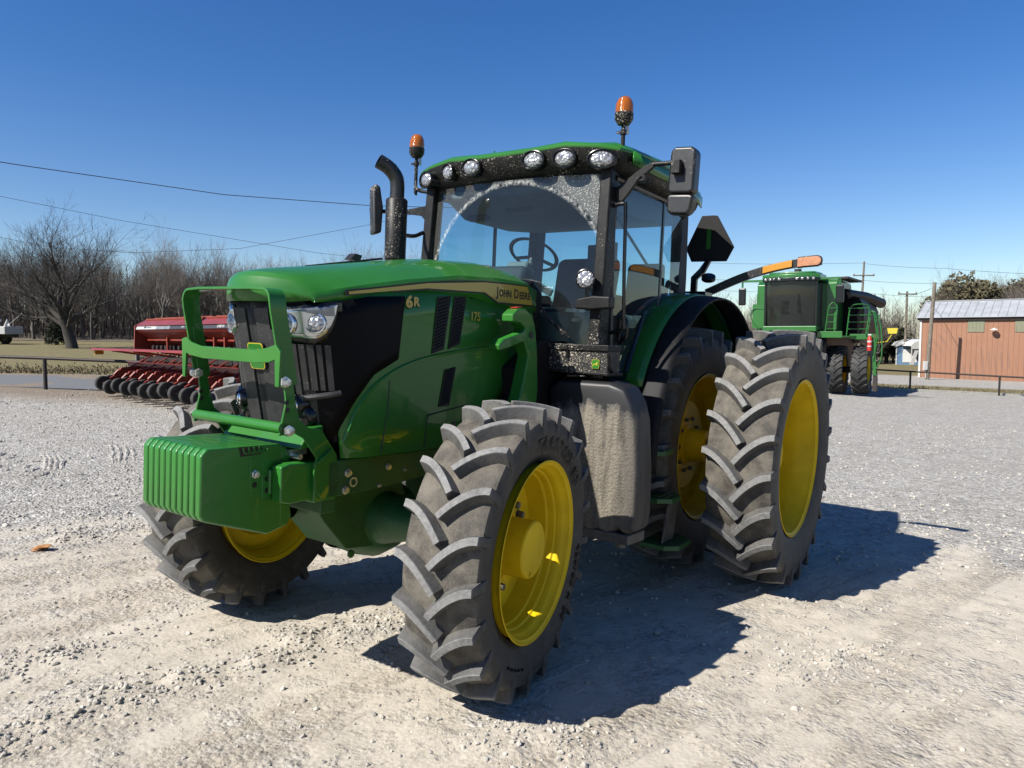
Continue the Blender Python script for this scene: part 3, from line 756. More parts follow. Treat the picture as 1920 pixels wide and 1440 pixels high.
for s in (1, -1):
    br.prism([(3.655, 1.0), (3.655, 1.168), (3.60, 1.178), (3.36, 1.165), (3.36, 1.0), (3.45, .985), (3.60, .985)], 'xz', s * .25, s * .318)
br.box((3.40, 0, 1.07), (.14, .66, .2))
br.build('weight_bracket', 'green_weight', T, bevel=.01)
MB().box((3.50, 0, 1.215), (.10, .5, .03)).tube([(3.53, -.26, 1.215), (3.53, .30, 1.20)], .014, 8).build('hitch_pin', 'bolt_zinc', T)
MB().prism([(3.55, 1.235), (3.40, 1.245), (3.40, 1.345), (3.48, 1.335)], 'xz', -.31, .31).build('lower_grille_panel', 'green_paint', T, bevel=.01)

# brush guard
G = MB()
for s in (1, -1):   # lower side plates
    G.prism([(3.703, 1.80), (3.652, 1.80), (3.600, 1.46), (3.575, 1.385), (3.525, 1.345), (3.44, 1.325), (3.345, 1.20), (3.325, 1.09), (3.33, .985), (3.43, .985), (3.475, 1.03), (3.485, 1.12), (3.47, 1.19), (3.55, 1.295), (3.605, 1.325), (3.690, 1.318), (3.655, 1.47)], 'xz', s * .333, s * .345)
    G.box((3.43, s * .345, 1.20), (.10, .035, .012), rot=(0, .6, 0))
guard = G.build('brush_guard', 'green_paint', T, bevel=.004)
lp = MB()   # upper hoop, a bent flat bar
path = [(-.345, 1.55, 3.640), (-.343, 1.70, 3.668), (-.340, 1.885, 3.706)] + [(-.295 - .045 * math.cos(a), 1.925 + .055 * math.sin(a), 3.712) for a in [R_(k) for k in (5, 30, 55, 80)]] + [(-.2, 1.985, 3.715), (.2, 1.985, 3.715)] + [(.295 + .045 * math.cos(a), 1.925 + .055 * math.sin(a), 3.712) for a in [R_(k) for k in (80, 55, 30, 5)]] + [(.340, 1.885, 3.706), (.343, 1.70, 3.668), (.345, 1.55, 3.640)]
rows = []
for i, (y, z, x) in enumerate(path):
    a = path[max(i - 1, 0)]; b = path[min(i + 1, len(path) - 1)]; t = Vector((b[0] - a[0], b[1] - a[1])).normalized(); n = Vector((-t.y, t.x)) * .006
    wd = .044
    rows.append([(x + wd, y + n.x, z + n.y), (x + wd, y - n.x, z - n.y), (x - wd, y - n.x, z - n.y), (x - wd, y + n.x, z + n.y)])
lp.grid(rows, closed=True); lp.f += [(0, 1, 2, 3), tuple(len(lp.v) - 1 - i for i in range(4))]
lp.build('guard_hoop', 'green_paint', guard, bevel=.002)
cb = MB().prism([(-.375, 1.545), (-.352, 1.545), (-.345, 1.665), (-.30, 1.655), (-.20, 1.645), (.22, 1.645), (.31, 1.652), (.352, 1.665), (.358, 1.545), (.385, 1.545), (.392, 1.70), (.355, 1.735), (.30, 1.718), (.22, 1.705), (-.22, 1.705), (-.31, 1.722), (-.35, 1.745), (-.385, 1.735)], 'yz', 3.716, 3.730)
cb.build('guard_crossbar', 'green_paint', guard, bevel=.003)
MB().tube([(3.668, -.345, 1.352), (3.668, .345, 1.352)], .026, 20).build('guard_tube', 'green_paint', guard)
gb = MB()
for s in (1, -1):
    for x, z in ((3.672, 1.565), (3.645, 1.34)):
        gb.lathe([(-.014 * s, .026), (.018 * s, .026), (.02 * s, .019), (.034 * s, .018), (.036 * s, 0)], (x, .345 * s, z), (0, 1, 0), 6)
    if s < 0:
        for x, z in ((3.672, 1.565), (3.645, 1.34)): gb.lathe([(0, .024), (.016, .022), (.018, 0)], (x, -.333, z), (0, 1, 0), 6)
gb.build_each('guard_bolt', 'bolt_zinc', guard, smooth=0)
gh = MB()
for z in (1.47, 1.435): gh.cyl((3.655 - (1.5 - z) * .1, .3452, z), (0, 1, 0), .002, .012, 14).cyl((3.655 - (1.5 - z) * .1, -.3325, z), (0, 1, 0), .002, .012, 14)
gh.cyl((3.676, .3452, 1.77), (0, 1, 0), .002, .008, 12)
gh.build_each('guard_hole', 'dark_letter', guard)
# ---------------------------------------------------------------- cab
# corner posts: (x, y) at z 1.55 / 2.93
def post(name, a, b, sx, sy, mat='black_spatter', bev=.015):
    m = MB(); rows = []
    for (x, y, z) in (a, tuple((Vector(a) * .5 + Vector(b) * .5) + Vector((.012, .012 * (1 if a[1] > 0 else -1), 0))), b):
        rows.append([(x + sx / 2 * i, y + sy / 2 * j, z) for i, j in ((1, 1), (1, -1), (-1, -1), (-1, 1))])
    m.grid(rows, closed=True); m.f += [(0, 1, 2, 3), (8, 11, 10, 9)]
    return m.build(name, mat, T, bevel=bev, seg=3)
for s in (1, -1):
    post('windscreen_pillar', (1.475, .755 * s, 1.56), (1.405, .765 * s, 2.96), .13, .085)
    post('rear_pillar', (.0, .71 * s, 1.80), (.0, .70 * s, 2.93), .16, .09, 'cab_dark')
    MB().box((.56, .792 * s, 2.36), (.035, .02, 1.05)).build('door_post', 'black_gloss', T, bevel=.006)
    # door frame: lower rail, sill, rear curve following the fender
    fr = MB()
    fr.tube([(1.40, .80 * s, 2.90), (.60, .80 * s, 2.90), (.05, .745 * s, 2.86)], .022, 8)
    fr.tube(smooth_path([(1.40, .80 * s, 1.575), (1.15, .80 * s, 1.565), (1.02, .80 * s, 1.60), (.80, .80 * s, 1.78), (.58, .795 * s, 1.98), (.30, .78 * s, 2.14), (.05, .75 * s, 2.20)], 5), .022, 8)
    fr.build_each('door_frame', 'black_gloss', T)
# glass
ws = []
for i in range(9):
    z = 1.60 + (2.93 - 1.60) * i / 8
    row = []
    for j in range(17):
        u = -1 + 2 * j / 16
        row.append((1.475 - .05 * i / 8 + .085 * (1 - u * u) + .02 * math.sin(math.pi * i / 8), .715 * u, z))
    ws.append(row)
MB().grid(ws).build('windscreen', 'windscreen_glass', T, smooth=60, recalc=False)
for s in (1, -1):
    pts = [(1.40, 1.59), (1.15, 1.58), (1.02, 1.615), (.80, 1.795), (.57, 1.995), (.57, 2.89), (1.36, 2.89)]
    m = MB(); m.add([(x, .795 * s, z) for x, z in pts], [tuple(range(len(pts)))]); m.build('door_glass', 'side_glass', T, smooth=0, recalc=False)
    pts = [(.55, 2.015), (.30, 2.155), (.06, 2.21), (.06, 2.86), (.55, 2.89)]
    m = MB(); m.add([(x, (.792 - .04 * (.55 - x) / .5) * s, z) for x, z in pts], [tuple(range(len(pts)))]); m.build('quarter_glass', 'side_glass', T, smooth=0, recalc=False)
m = MB(); m.add([(-.03, -.70, 1.95), (-.03, .70, 1.95), (.0, .70, 2.88), (.0, -.70, 2.88)], [(0, 1, 2, 3)]); m.build('rear_window', 'side_glass', T, smooth=0, recalc=False)
MB().box((.0, 0, 1.86), (.06, 1.46, .16)).build('rear_sill', 'cab_dark', T, bevel=.01)

# roof: green shell over a black lamp visor
def roof_outline(k, grow=0.0):
    """plan outline, front first"""
    fx = [(1.47, -.86), (1.53, -.72), (1.565, -.5), (1.585, -.25), (1.59, 0), (1.585, .25), (1.565, .5), (1.53, .72), (1.47, .86)]
    sd = [(1.30, .905), (.9, .91), (.4, .90), (.0, .86), (-.16, .76), (-.22, .5), (-.24, 0)]
    full = fx + sd + [(x, -y) for x, y in reversed(sd[:-1])]
    return [((x - .65) * k + .65, y * k) for x, y in full]
def bump_front(x, y):   # lamp brows lift the front edge near the corners
    f = sstep(1.0, 1.5, x)
    return f * (-.030 * max(0, (abs(y) - .55)) / .3 - .045 * sstep(.58, .70, abs(y)) * (1 - sstep(.70, .74, abs(y))) * 0 + .018 * math.exp(-((abs(y) - .48) / .16) ** 2) + .020 * math.exp(-((abs(y) - .78) / .08) ** 2) - .022 * math.exp(-((abs(y) - .655) / .035) ** 2))
rows = []
for k, z in ((1.0, 3.075), (1.006, 3.085), (1.006, 3.098), (.985, 3.118), (.93, 3.135), (.80, 3.155), (.5, 3.175), (.2, 3.18), (.02, 3.18)):
    rows.append([(x, y, z - .055 * sstep(.6, -.2, x) + (bump_front(x, y) if k > .7 else 0)) for x, y in roof_outline(k)])
rf = MB().grid(rows, closed=True); rf.build('roof', 'green_paint', T, smooth=35)
rows = []
for k, z in ((1.004, 3.086), (.995, 3.02), (.975, 2.95), (.93, 2.915), (.60, 2.905), (.02, 2.905)):
    r_ = []
    for x, y in roof_outline(k):
        zz = z - .055 * sstep(.6, -.2, x)
        fr_ = sstep(1.30, 1.45, x)
        if z < 3.05: zz = zz + (1 - fr_) * max(0, (3.0 - z)) * .25
        r_.append((x - (.06 * fr_ if z < 2.96 else 0), y, zz + (bump_front(x, y) if z > 3.05 else 0)))
    rows.append(r_)
MB().grid(rows, closed=True).build('roof_visor', 'black_spatter', T, smooth=45)
for s in (1, -1):    # green side flank of the roof
    MB().grid([[(x, (.912 - .04 * sstep(.3, -.1, x)) * s, z - .055 * sstep(.6, -.2, x)) for z in (2.985, 3.07)] for x in (1.36, 1.1, .8, .4, .1, -.02)]).build('roof_flank', 'green_paint', T, solid=.01, smooth=30)
MB().tube([(1.15, -.12, 3.19), (1.15, -.12, 3.235), (1.15, -.34, 3.235), (1.15, -.34, 3.19)], .010, 8).box((1.15, -.23, 3.185), (.14, .3, .02)).tube([(1.2, -.36, 3.17), (1.2, -.36, 3.25)], .006, 6).build('roof_bracket', 'green_paint', T)
# roof work lamps
for s in (1, -1):
    for x, y, z, rx, rz, yaw in ((1.512, .755, 3.000, .080, .052, .34), (1.562, .503, 3.020, .070, .051, .12), (1.583, .268, 3.028, .074, .052, .05)):
        y_ = y * s; n = Vector((math.cos(yaw), math.sin(yaw) * s, -.10))
        if s < 0 and rx == .070: rx = .052
        h = MB().lathe([(-.07, 1.22), (.008, 1.30), (.026, 1.24), (.028, 1.16), (.012, 1.08), (.012, 0)], (0, 0, 0), (1, 0, 0), 32)
        q = n.to_track_quat('X', 'Z').to_matrix().to_4x4(); M = Matrix.Translation((x, y_, z)) @ q @ Matrix.Diagonal((1, rx, rz, 1))
        h.v = [tuple(M @ Vector(p)) for p in h.v]
        lo = h.build('roof_lamp', 'black_gloss', T, smooth=50)
        g = MB().lathe([(.012, .96), (.022, .88), (.030, .6), (.033, .2), (.034, 0)], (0, 0, 0), (1, 0, 0), 32)
        g.v = [tuple(M @ Vector(p)) for p in g.v]; g.build('lens', 'lamp_lens', lo, smooth=60)
# beacons
def beacon(x, y, z0, zb, foot):
    st = MB().tube(smooth_path(foot + [(x, y, z0), (x, y, zb)], 4), .014, 10).lathe([(0, .02), (.03, .02)], (x, y, zb - .06), (0, 0, 1), 12).box((x + .012, y - .025, zb - .045), (.012, .03, .014))
    so_ = st.build('beacon', 'black_spatter', T)
    MB().lathe([(0, .018), (.005, .040), (.035, .060), (.075, .062), (.082, .056)], (x, y, zb), (0, 0, 1), 28).build('beacon_base', 'black_spatter', so_)
    MB().lathe([(.078, .058), (.10, .060), (.135, .057), (.165, .046), (.182, .028), (.188, 0)], (x, y, zb), (0, 0, 1), 32).build('beacon_dome', 'amber_lens', so_, smooth=60)
    MB().lathe([(.08, .02), (.13, .02), (.14, .012), (.145, 0)], (x, y, zb), (0, 0, 1), 16).build('beacon_reflector', 'chrome', so_)
    MB().box((x - .02, y + .02, zb - .028), (.02, .012, .05)).build('beacon_clip', 'white_trim', so_)
beacon(1.40, .842, 3.05, 3.235, [(1.46, .70, 2.945), (1.46, .79, 2.965), (1.42, .835, 3.0)])
beacon(1.40, -.985, 2.94, 3.215, [(1.40, -.76, 2.92), (1.40, -.93, 2.95), (1.40, -.975, 2.975)])
MB().tube(smooth_path([(1.40, -.985, 3.05), (1.43, -.95, 2.98), (1.45, -.88, 2.955), (1.46, -.80, 2.96)], 4), .005, 6).build('beacon_cable', 'rubber_wire', T)

# mirrors
for s in (1, -1):
    am = MB()
    if s > 0:
        am.prism([(.80, 2.83), (.85, 2.86), (1.0, 2.955), (1.06, 2.975), (1.07, 2.945), (.97, 2.88), (.90, 2.79), (.86, 2.745), (.80, 2.74)], 'yz', 1.37, 1.40)
        am.tube([(1.385, 1.04, 2.965), (1.37, 1.22, 2.965)], .016, 10).cyl((1.385, 1.0, 2.86), (0, 0, 1), .045, .014, 10).cyl((1.385, 1.0, 2.855), (0, 0, 1), .014, .04, 14)
        am.box((1.395, 1.225, 2.93), (.05, .06, .085))
        ao = am.build('mirror_arm', 'black_spatter', T, bevel=.006)
        hb_ = MB()
        hb_.prism([(1.155, 2.79), (1.165, 3.04), (1.19, 3.068), (1.31, 3.06), (1.335, 3.03), (1.33, 2.78), (1.30, 2.768), (1.18, 2.775)], 'yz', 1.26, 1.365)
        hb_.prism([(1.15, 2.76), (1.175, 2.772), (1.30, 2.764), (1.332, 2.755), (1.315, 2.66), (1.29, 2.635), (1.18, 2.645), (1.155, 2.665)], 'yz', 1.27, 1.36)
        mh = hb_.build('mirror', 'black_trim', T, bevel=.02, seg=3)
        MB().box((1.255, 1.245, 2.92), (.006, .14, .25)).box((1.265, 1.24, 2.70), (.006, .13, .09)).build('mirror_glass', 'chrome', mh)
    else:
        am.prism([(-.79, 2.80), (-.79, 2.72), (-.86, 2.70), (-.92, 2.755), (-1.05, 2.775), (-1.10, 2.78), (-1.10, 2.815), (-.92, 2.825), (-.85, 2.835)], 'yz', 1.37, 1.40)
        am.tube([(1.385, -1.06, 2.80), (1.36, -1.45, 2.83)], .018, 10).box((1.39, -1.44, 2.835), (.05, .10, .05))
        ao = am.build('mirror_arm', 'black_spatter', T, bevel=.006)
        mh = MB().prism([(1.36, 2.64), (1.43, 2.62), (1.445, 3.0), (1.42, 3.04), (1.38, 3.02), (1.35, 2.85)], 'xz', -1.47, -1.35)
        M = Matrix.Translation((1.40, -1.44, 0)) @ Matrix.Rotation(R_(-28), 4, 'Z') @ Matrix.Translation((-1.40, 1.44, 0))
        mh.v = [tuple(M @ Vector(p)) for p in mh.v]
        mh = mh.build('mirror', 'box_spatter', T, bevel=.02, seg=3)
# exhaust
MB().lathe([(0, .05), (.02, .076), (.44, .078), (.452, .068)], (1.94, -.665, 2.32), (0, 0, 1), 32).lathe([(-.6, .07), (.01, .07)], (1.94, -.665, 2.32), (0, 0, 1), 20).build('exhaust_stack', 'black_spatter', T)
ep = smooth_path([(1.94, -.665, 2.74), (1.94, -.665, 2.87), (1.955, -.672, 2.93), (2.0, -.70, 2.985), (2.065, -.735, 3.02)], 5)
ex = MB().tube(ep, .052, 20, cap=False); d_ = (ep[-1] - ep[-2]).normalized()
ex.lathe([(0, .052), (.0, .046), (-.12, .046), (-.12, 0)], ep[-1], d_, 20); ex.build('exhaust_pipe', 'black_trim', T)
# grab rails
MB().tube(smooth_path([(1.50, -.80, 2.60), (1.60, -.80, 2.56), (1.78, -.76, 2.54), (1.84, -.74, 2.50), (1.88, -.70, 2.30), (1.88, -.70, 2.1)], 4), .016, 8).build('grab_rail', 'black_gloss', T)
MB().tube(smooth_path([(1.42, .80, 2.71), (1.42, .88, 2.72), (1.415, .895, 2.68), (1.40, .90, 2.3), (1.37, .90, 1.95), (1.365, .895, 1.90), (1.36, .80, 1.87)], 4), .013, 8).build('grab_rail', 'black_gloss', T)
MB().tube([(1.395, .805, 2.65), (1.34, .805, 1.62)], .010, 6).build('door_seal', 'dirty_metal', T)
# door handle, gas strut
MB().tube(smooth_path([(1.22, .80, 1.98), (1.235, .85, 1.97), (1.235, .86, 1.86), (1.22, .80, 1.80)], 4), .014, 8).box((1.24, .81, 1.9), (.05, .03, .16)).build('door_handle', 'black_gloss', T, bevel=.004)
MB().tube([(1.28, .77, 2.66), (.45, .74, 2.28)], .010, 8).build('gas_strut', 'cab_dark', T)
MB().tube([(1.10, .81, 1.60), (.86, .81, 2.02)], .014, 8).build('door_trim', 'black_gloss', T)
MB().box((.83, .835, 1.86), (.012, .004, .055), rot=(0, .6, 0)).box((.80, .83, 1.84), (.035, .004, .07), rot=(0, .5, 0)).build('paper_tag', 'white_paint', T)
# bracket with round work lamp on the pillar
wb_ = MB().prism([(.645, 2.02), (.66, 2.085), (.78, 2.105), (.905, 2.10), (.905, 2.025), (.78, 2.015)], 'yz', 1.515, 1.60); wbo = wb_.build('lamp_bracket', 'black_spatter', T, bevel=.012, seg=3)
wl = MB().lathe([(-.06, .03), (-.05, .052), (-.01, .064), (.012, .066), (.014, .060), (.004, .056), (.004, 0)], (1.60, .722, 2.213), (.96, .28, 0), 36).tube([(1.57, .722, 2.15), (1.565, .722, 2.09)], .012, 8); wlo = wl.build('work_lamp', 'black_gloss', T, smooth=50)
MB().lathe([(.004, .057), (.012, .05), (.018, .03), (.02, 0)], (1.60, .722, 2.213), (.96, .28, 0), 32).build('lens', 'lamp_lens', wlo, smooth=60)
# wiper arm on the lower windscreen
MB().tube([(1.60, .30, 2.12), (1.585, .47, 1.93), (1.555, .60, 1.83)], .009, 6).tube([(1.60, .22, 2.20), (1.58, .56, 1.84)], .006, 5).build('wiper', 'black_trim', T)
# tool box in front of the cab step
tb = MB().prism([(.40, 1.615), (.40, 1.775), (.955, 1.778), (.955, 1.605)], 'yz', 1.50, 1.675)
tbo = tb.build('tool_box', 'box_spatter', T, bevel=.008)
MB().prism([(.385, 1.605), (.385, 1.622), (.97, 1.612), (.97, 1.592)], 'yz', 1.48, 1.70).build('box_lip', 'black_spatter', tbo, bevel=.006)
MB().prism([(.395, 1.745), (.395, 1.785), (.96, 1.788), (.96, 1.748)], 'yz', 1.49, 1.69).build('box_lid', 'black_spatter', tbo, bevel=.006)
MB().box((1.69, .665, 1.735), (.012, .012, .09)).build('box_latch', 'black_gloss', tbo, bevel=.003)
emblem('box_emblem', (1.676, .872, 1.663), (0, 1, 0), (0, 0, 1), .029, .032, tbo)
MB().tube(smooth_path([(1.62, .96, 1.62), (1.66, .965, 1.64), (1.68, .965, 1.70), (1.69, .965, 1.73)], 3), .010, 6).build('box_strap', 'black_rubber', tbo)
# step well, battery/fuel tank caked in mud
TP = [(.52, 1.50), (.60, 1.555), (.98, 1.565), (1.08, 1.53), (1.14, 1.44), (1.17, 1.33), (1.20, 1.0), (1.212, .72), (1.20, .635), (1.14, .60), (1.10, .63), (1.02, .585), (.95, .60), (.90, .575), (.80, .60), (.60, .70)]
rows = []
for x, k in ((1.46, .96), (1.48, 1.0), (1.62, 1.0), (1.66, .985), (1.685, .95), (1.69, .90)):
    rows.append([(x + .015 * math.sin(z * 4), .87 + (y - .87) * k, 1.05 + (z - 1.05) * k) for y, z in TP])
tk = MB().grid(rows, closed=True); tk.f += [tuple(range(len(TP))), tuple(len(tk.v) - 1 - i for i in range(len(TP)))]
tk.build('fuel_tank', 'mud_caked_plastic', T, bevel=.02, seg=3, smooth=60)
MB().prism([(1.70, .545), (1.70, .61), (1.45, .60), (1.45, .53)], 'xz', .82, 1.17).cyl((1.62, 1.08, .50), (0, 0, 1), .09, .035, 14).build('tank_guard', 'dirty_metal', T, bevel=.01)
for z, y0, y1, x0, x1 in ((.36, .95, 1.22, .66, 1.04), (.69, .90, 1.16, .74, 1.06), (1.02, .88, 1.10, .78, 1.06)):
    stp = MB()
    stp.prism([(x1, y0), (x1, y1 - .08), (x1 - .08, y1), (x0 + .08, y1), (x0, y1 - .08), (x0, y0)], 'xy', z, z + .035)
    for k in range(5): stp.tube([(x0 + .05, y0 + .04 + k * .042, z + .037), (x1 - .05, y0 + .04 + k * .042, z + .037)], .007, 5)
    stp.build('step', 'green_cast', T, bevel=.006)
MB().prism([(1.06, .36), (1.02, .36), (.86, .74), (.86, 1.45), (1.06, 1.45)], 'xz', .86, .875).build('step_side', 'green_paint', T)
MB().prism([(1.00, .40), (.80, .40), (.74, .70), (.90, .74)], 'xz', 1.10, 1.112).build('step_plate', 'dirty_metal', T)
MB().box((1.05, .80, 1.25), (.5, .12, .5)).box((.9, .6, 1.45), (1.0, .5, .18)).build('cab_floor', 'black_rubber', T, bevel=.01)
for s in (-1,):
    MB().box((1.3, -.8, 1.1), (.9, .5, .7)).build('side_tank', 'black_rubber', T, bevel=.05)
# loader mast with the hooked top
for s in (1, -1):
    lm = MB()
    lm.prism([(1.96, 1.88), (2.0, 1.955), (2.08, 1.99), (2.16, 1.985), (2.215, 1.95), (2.215, 1.905), (2.13, 1.90), (2.075, 1.875), (2.10, 1.85), (2.30, 1.80), (2.345, 1.765), (2.335, 1.73), (2.25, 1.745), (2.08, 1.79), (2.03, 1.70), (2.10, 1.45), (2.28, 1.22), (2.28, 1.0), (1.95, 1.0), (1.90, 1.5), (1.93, 1.75)], 'xz', .50 * s, .585 * s)
    lm.build('loader_mast', 'green_paint', T, bevel=.01)
    MB().box((2.12, .43 * s, 1.08), (.22, .17, .14)).build('mast_bracket', 'green_cast', T, bevel=.015)
MB().box((2.125, .543, 1.996), (.055, .05, .004), rot=(0, .12, 0)).build('warning_sticker', 'red_sticker', T)
MB().cyl((2.01, .586, 1.83), (0, 1, 0), .004, .022, 20).build('mast_hole', 'dark_letter', T)
hs_ = MB()
for i in range(5):
    hs_.tube(smooth_path([(2.0 - .08 * i, .46, 1.35 - .04 * i), (1.9 - .05 * i, .50 + .02 * i, 1.15), (1.6, .45, 1.0 + .03 * i), (1.2, .4, .95)], 4), .014, 7)
hs_.build_each('hydraulic_hose', 'black_rubber', T)

# rear fenders
HZ = .985
for s in (1, -1):
    def arcw(name, mat, r, y0, y1, a0, a1, th, lip=0.0):
        rows = []
        for i in range(37):
            a = R_(a0 + (a1 - a0) * i / 36)
            row = []
            for j in range(5):
                y = y0 + (y1 - y0) * j / 4; rr = r + lip * (j / 4) ** 3
                row.append((rr * math.cos(a), y * s, HZ + rr * math.sin(a)))
            rows.append(row)
        return MB().grid(rows).build(name, mat, T, solid=th, smooth=45, off=0)
    fo = arcw('fender', 'green_paint', 1.245, .73, .945, 25, 152, .018, -.012)
    arcw('fender_flare', 'black_rubber', 1.225, .93, 1.12, -3, 168, .014, -.02)
    rows = [[(r * math.cos(R_(a)), .735 * s, HZ + r * math.sin(R_(a))) for r in (.55, 1.24)] for a in range(25, 153, 6)]
    MB().grid(rows).build('fender_wall', 'black_rubber', T, solid=.012)
# tall slow vehicle sign seen from the back, on its stalk
sx_ = -.42
sg = MB().prism([(.735, 2.945), (.83, 2.945), (.875, 2.94), (1.035, 2.665), (.975, 2.545), (.66, 2.548), (.605, 2.66)], 'yz', sx_, sx_ + .012)
sgo = sg.build('slow_vehicle_sign', 'matte_black', T, bevel=.004)
MB().box((sx_ + .018, .81, 2.74), (.008, .035, .17)).build('sign_bracket', 'green_paint', sgo)
MB().prism([(.80, 2.55), (.85, 2.55), (.80, 2.45), (.735, 2.39), (.735, 2.25), (.68, 2.25), (.68, 2.41), (.75, 2.48)], 'yz', sx_ + .014, sx_ + .055).build('sign_stalk', 'black_gloss', sgo, bevel=.006)
m = MB().lathe([(-.02, 0), (-.02, .06), (.02, .06), (.02, 0)], (sx_ + .05, .84, 2.40), (.5, .2, .85), 20).box((sx_ + .1, .76, 2.24), (.18, .22, .07)).tube(smooth_path([(-.1, .75, 2.2), (.05, .74, 2.22), (.2, .72, 2.32), (.3, .73, 2.2)], 4), .02, 8)
m.build('lamp_socket', 'black_gloss', T, bevel=.006)
# fender arm lamps reaching out over the duals
for s in (1, -1):
    x = -.45; pa = smooth_path([(x, .80, 2.275), (x, 1.09, 2.40), (x, 1.33, 2.475), (x, 1.56, 2.520), (x, 1.74, 2.535)], 5)
    rows = []
    for i, p in enumerate(pa):
        q = (pa[min(i + 1, len(pa) - 1)] - pa[max(i - 1, 0)]).normalized(); up = Vector((0, -q.z, q.y)) * .034
        rows.append([(p.x + dx, (p.y + up.y * k) * s, p.z + up.z * k) for dx, k in ((-.018, -1), (.018, -1), (.018, 1), (-.018, 1))])
    am = MB().grid(rows, closed=True); am.f += [(0, 1, 2, 3), tuple(len(am.v) - 1 - i for i in range(4))]
    ao = am.build('fender_lamp_arm', 'black_trim', T, bevel=.004)
    def plate(nm, mat, y0, y1, h, rnd, pa=pa, s=s, ao=ao):
        pts = [p for p in pa if y0 <= p.y <= y1]
        top = [(p.y * s, p.z + h) for p in pts]; bot = [(p.y * s, p.z - h) for p in reversed(pts)]
        end = []
        if rnd: e = pts[-1]; end = [((e.y + h * math.sin(a)) * s, e.z + h * math.cos(a)) for a in [R_(k) for k in range(15, 180, 15)]]
        o = MB().prism(top + end + bot, 'yz', -.432, -.415).build(nm, mat, ao, bevel=.003); return o
    plate('amber_reflector', 'amber_reflector', 1.28, 1.53, .028, False)
    plate('arm_lamp_frame', 'black_trim', 1.535, 1.74, .046, True).location.x = -.006
    plate('arm_lamp', 'orange_lens', 1.545, 1.735, .036, True).location.x = .004

# ---------------------------------------------------------------- cab interior
hl_ = []
MB().prism([(1.40, 2.93), (1.40, 2.86), (1.15, 2.74), (.55, 2.74), (.0, 2.80), (.0, 2.93)], 'xz', -.68, .68).build('headliner', 'cab_grey', T, bevel=.03)
MB().box((1.22, -.08, 2.805), (.03, .24, .09), rot=(0, -.5, 0)).box((1.16, .14, 2.78), (.03, .1, .05), rot=(0, -.5, 0)).build('overhead_console', 'cab_dark', T, bevel=.01)
MB().box((1.18, -.50, 2.79), (.06, .2, .14)).build('sun_blind', 'cab_dark', T, bevel=.02)
st_ = MB()
st_.lathe([(0, .175), (.012, .192), (0, .21), (-.012, .192), (0, .175)], (.93, -.13, 2.475), (-.55, 0, .84), 40)
st_.tube([(.93, -.13, 2.46), (1.12, -.13, 2.14), (1.18, -.13, 1.7)], .03, 10)
for a in (20, 140, 260):
    q = Vector((-.55, 0, .84)).normalized(); u = Vector((.84, 0, .55)); v_ = Vector((0, 1, 0)); e = Vector((.93, -.13, 2.475)) + (u * math.cos(R_(a)) + v_ * math.sin(R_(a))) * .185
    st_.tube([(.93, -.13, 2.46), e], .014, 8)
st_.build('steering_wheel', 'wheel_grey', T)
MB().box((1.12, -.13, 2.32), (.14, .2, .13), rot=(0, -.5, 0)).build('steering_column', 'cab_grey', T, bevel=.03)
MB().prism([(1.42, 1.62), (1.42, 2.20), (1.34, 2.36), (1.20, 2.30), (1.22, 1.62)], 'xz', -.34, .08).build('dashboard', 'cab_dark', T, bevel=.05, seg=3)
se = MB()
se.prism([(.80, 1.98), (.80, 2.06), (.30, 2.10), (.22, 2.02)], 'xz', -.30, .22)
se.prism([(.34, 2.06), (.26, 2.50), (.16, 2.54), (.10, 2.48), (.20, 2.04)], 'xz', -.32, .24)
se.prism([(.26, 2.04), (.22, 2.46), (.13, 2.48), (.12, 2.04)], 'xz', .34, .66)
se.box((.55, -.04, 1.83), (.5, .4, .25))
se.build('seat', 'seat_fabric', T, bevel=.05, seg=3)
MB().prism([(1.0, 1.7), (1.0, 1.95), (.85, 2.16), (.25, 2.2), (.2, 1.7)], 'xz', -.66, -.36).prism([(.95, 1.7), (.9, 2.1), (.55, 2.2), (.25, 2.2), (.2, 1.7)], 'xz', .28, .36).build('arm_console', 'cab_dark', T, bevel=.03)
MB().tube([(.75, .32, 2.2), (.80, .33, 2.44)], .012, 8).box((.805, .33, 2.47), (.03, .07, .16)).box((.50, .36, 2.52), (.03, .05, .18)).build('control_screen', 'cab_dark', T, bevel=.01)
MB().prism([(1.12, 1.58), (1.0, 1.62), (.82, 1.78), (.35, 2.08), (.35, 1.5), (1.12, 1.5)], 'xz', .70, .76).build('door_sill_trim', 'cab_beige', T)
MB().box((1.0, -.02, 1.60), (.85, 1.4, .06)).build('floor_mat', 'cab_dark', T)
MB().prism([(1.45, 1.62), (1.45, 1.85), (1.3, 2.02), (1.18, 1.98), (1.2, 1.62)], 'xz', .18, .62).build('side_cowl', 'cab_beige', T, bevel=.04, seg=3)
MB().box((1.1, -.73, 1.9), (.9, .05, .5)).build('right_trim', 'cab_beige', T, bevel=.01)
# ================================================================ THE YARD AND WHAT STANDS ROUND IT
def at(u, v, D):
    """world point seen at photo pixel (u, v), D metres in front of the camera"""
    f = 1351.5; th = math.atan(90 / f); F = Vector((0, math.cos(th), -math.sin(th))); U = Vector((0, math.sin(th), math.cos(th)))
    d = Vector(((u - 960) / f, 0, 0)) + F - U * ((v - 720) / f)
    return Vector((0, 0, 1.8)) + d * (D / d.y)
def gp(u, v):
    lo, hi = .5, 200
    for _ in range(50):
        m = (lo + hi) / 2; p = at(u, v, m)
        if p.z > ground_z(p.x, p.y): lo = m
        else: hi = m
    return at(u, v, lo)

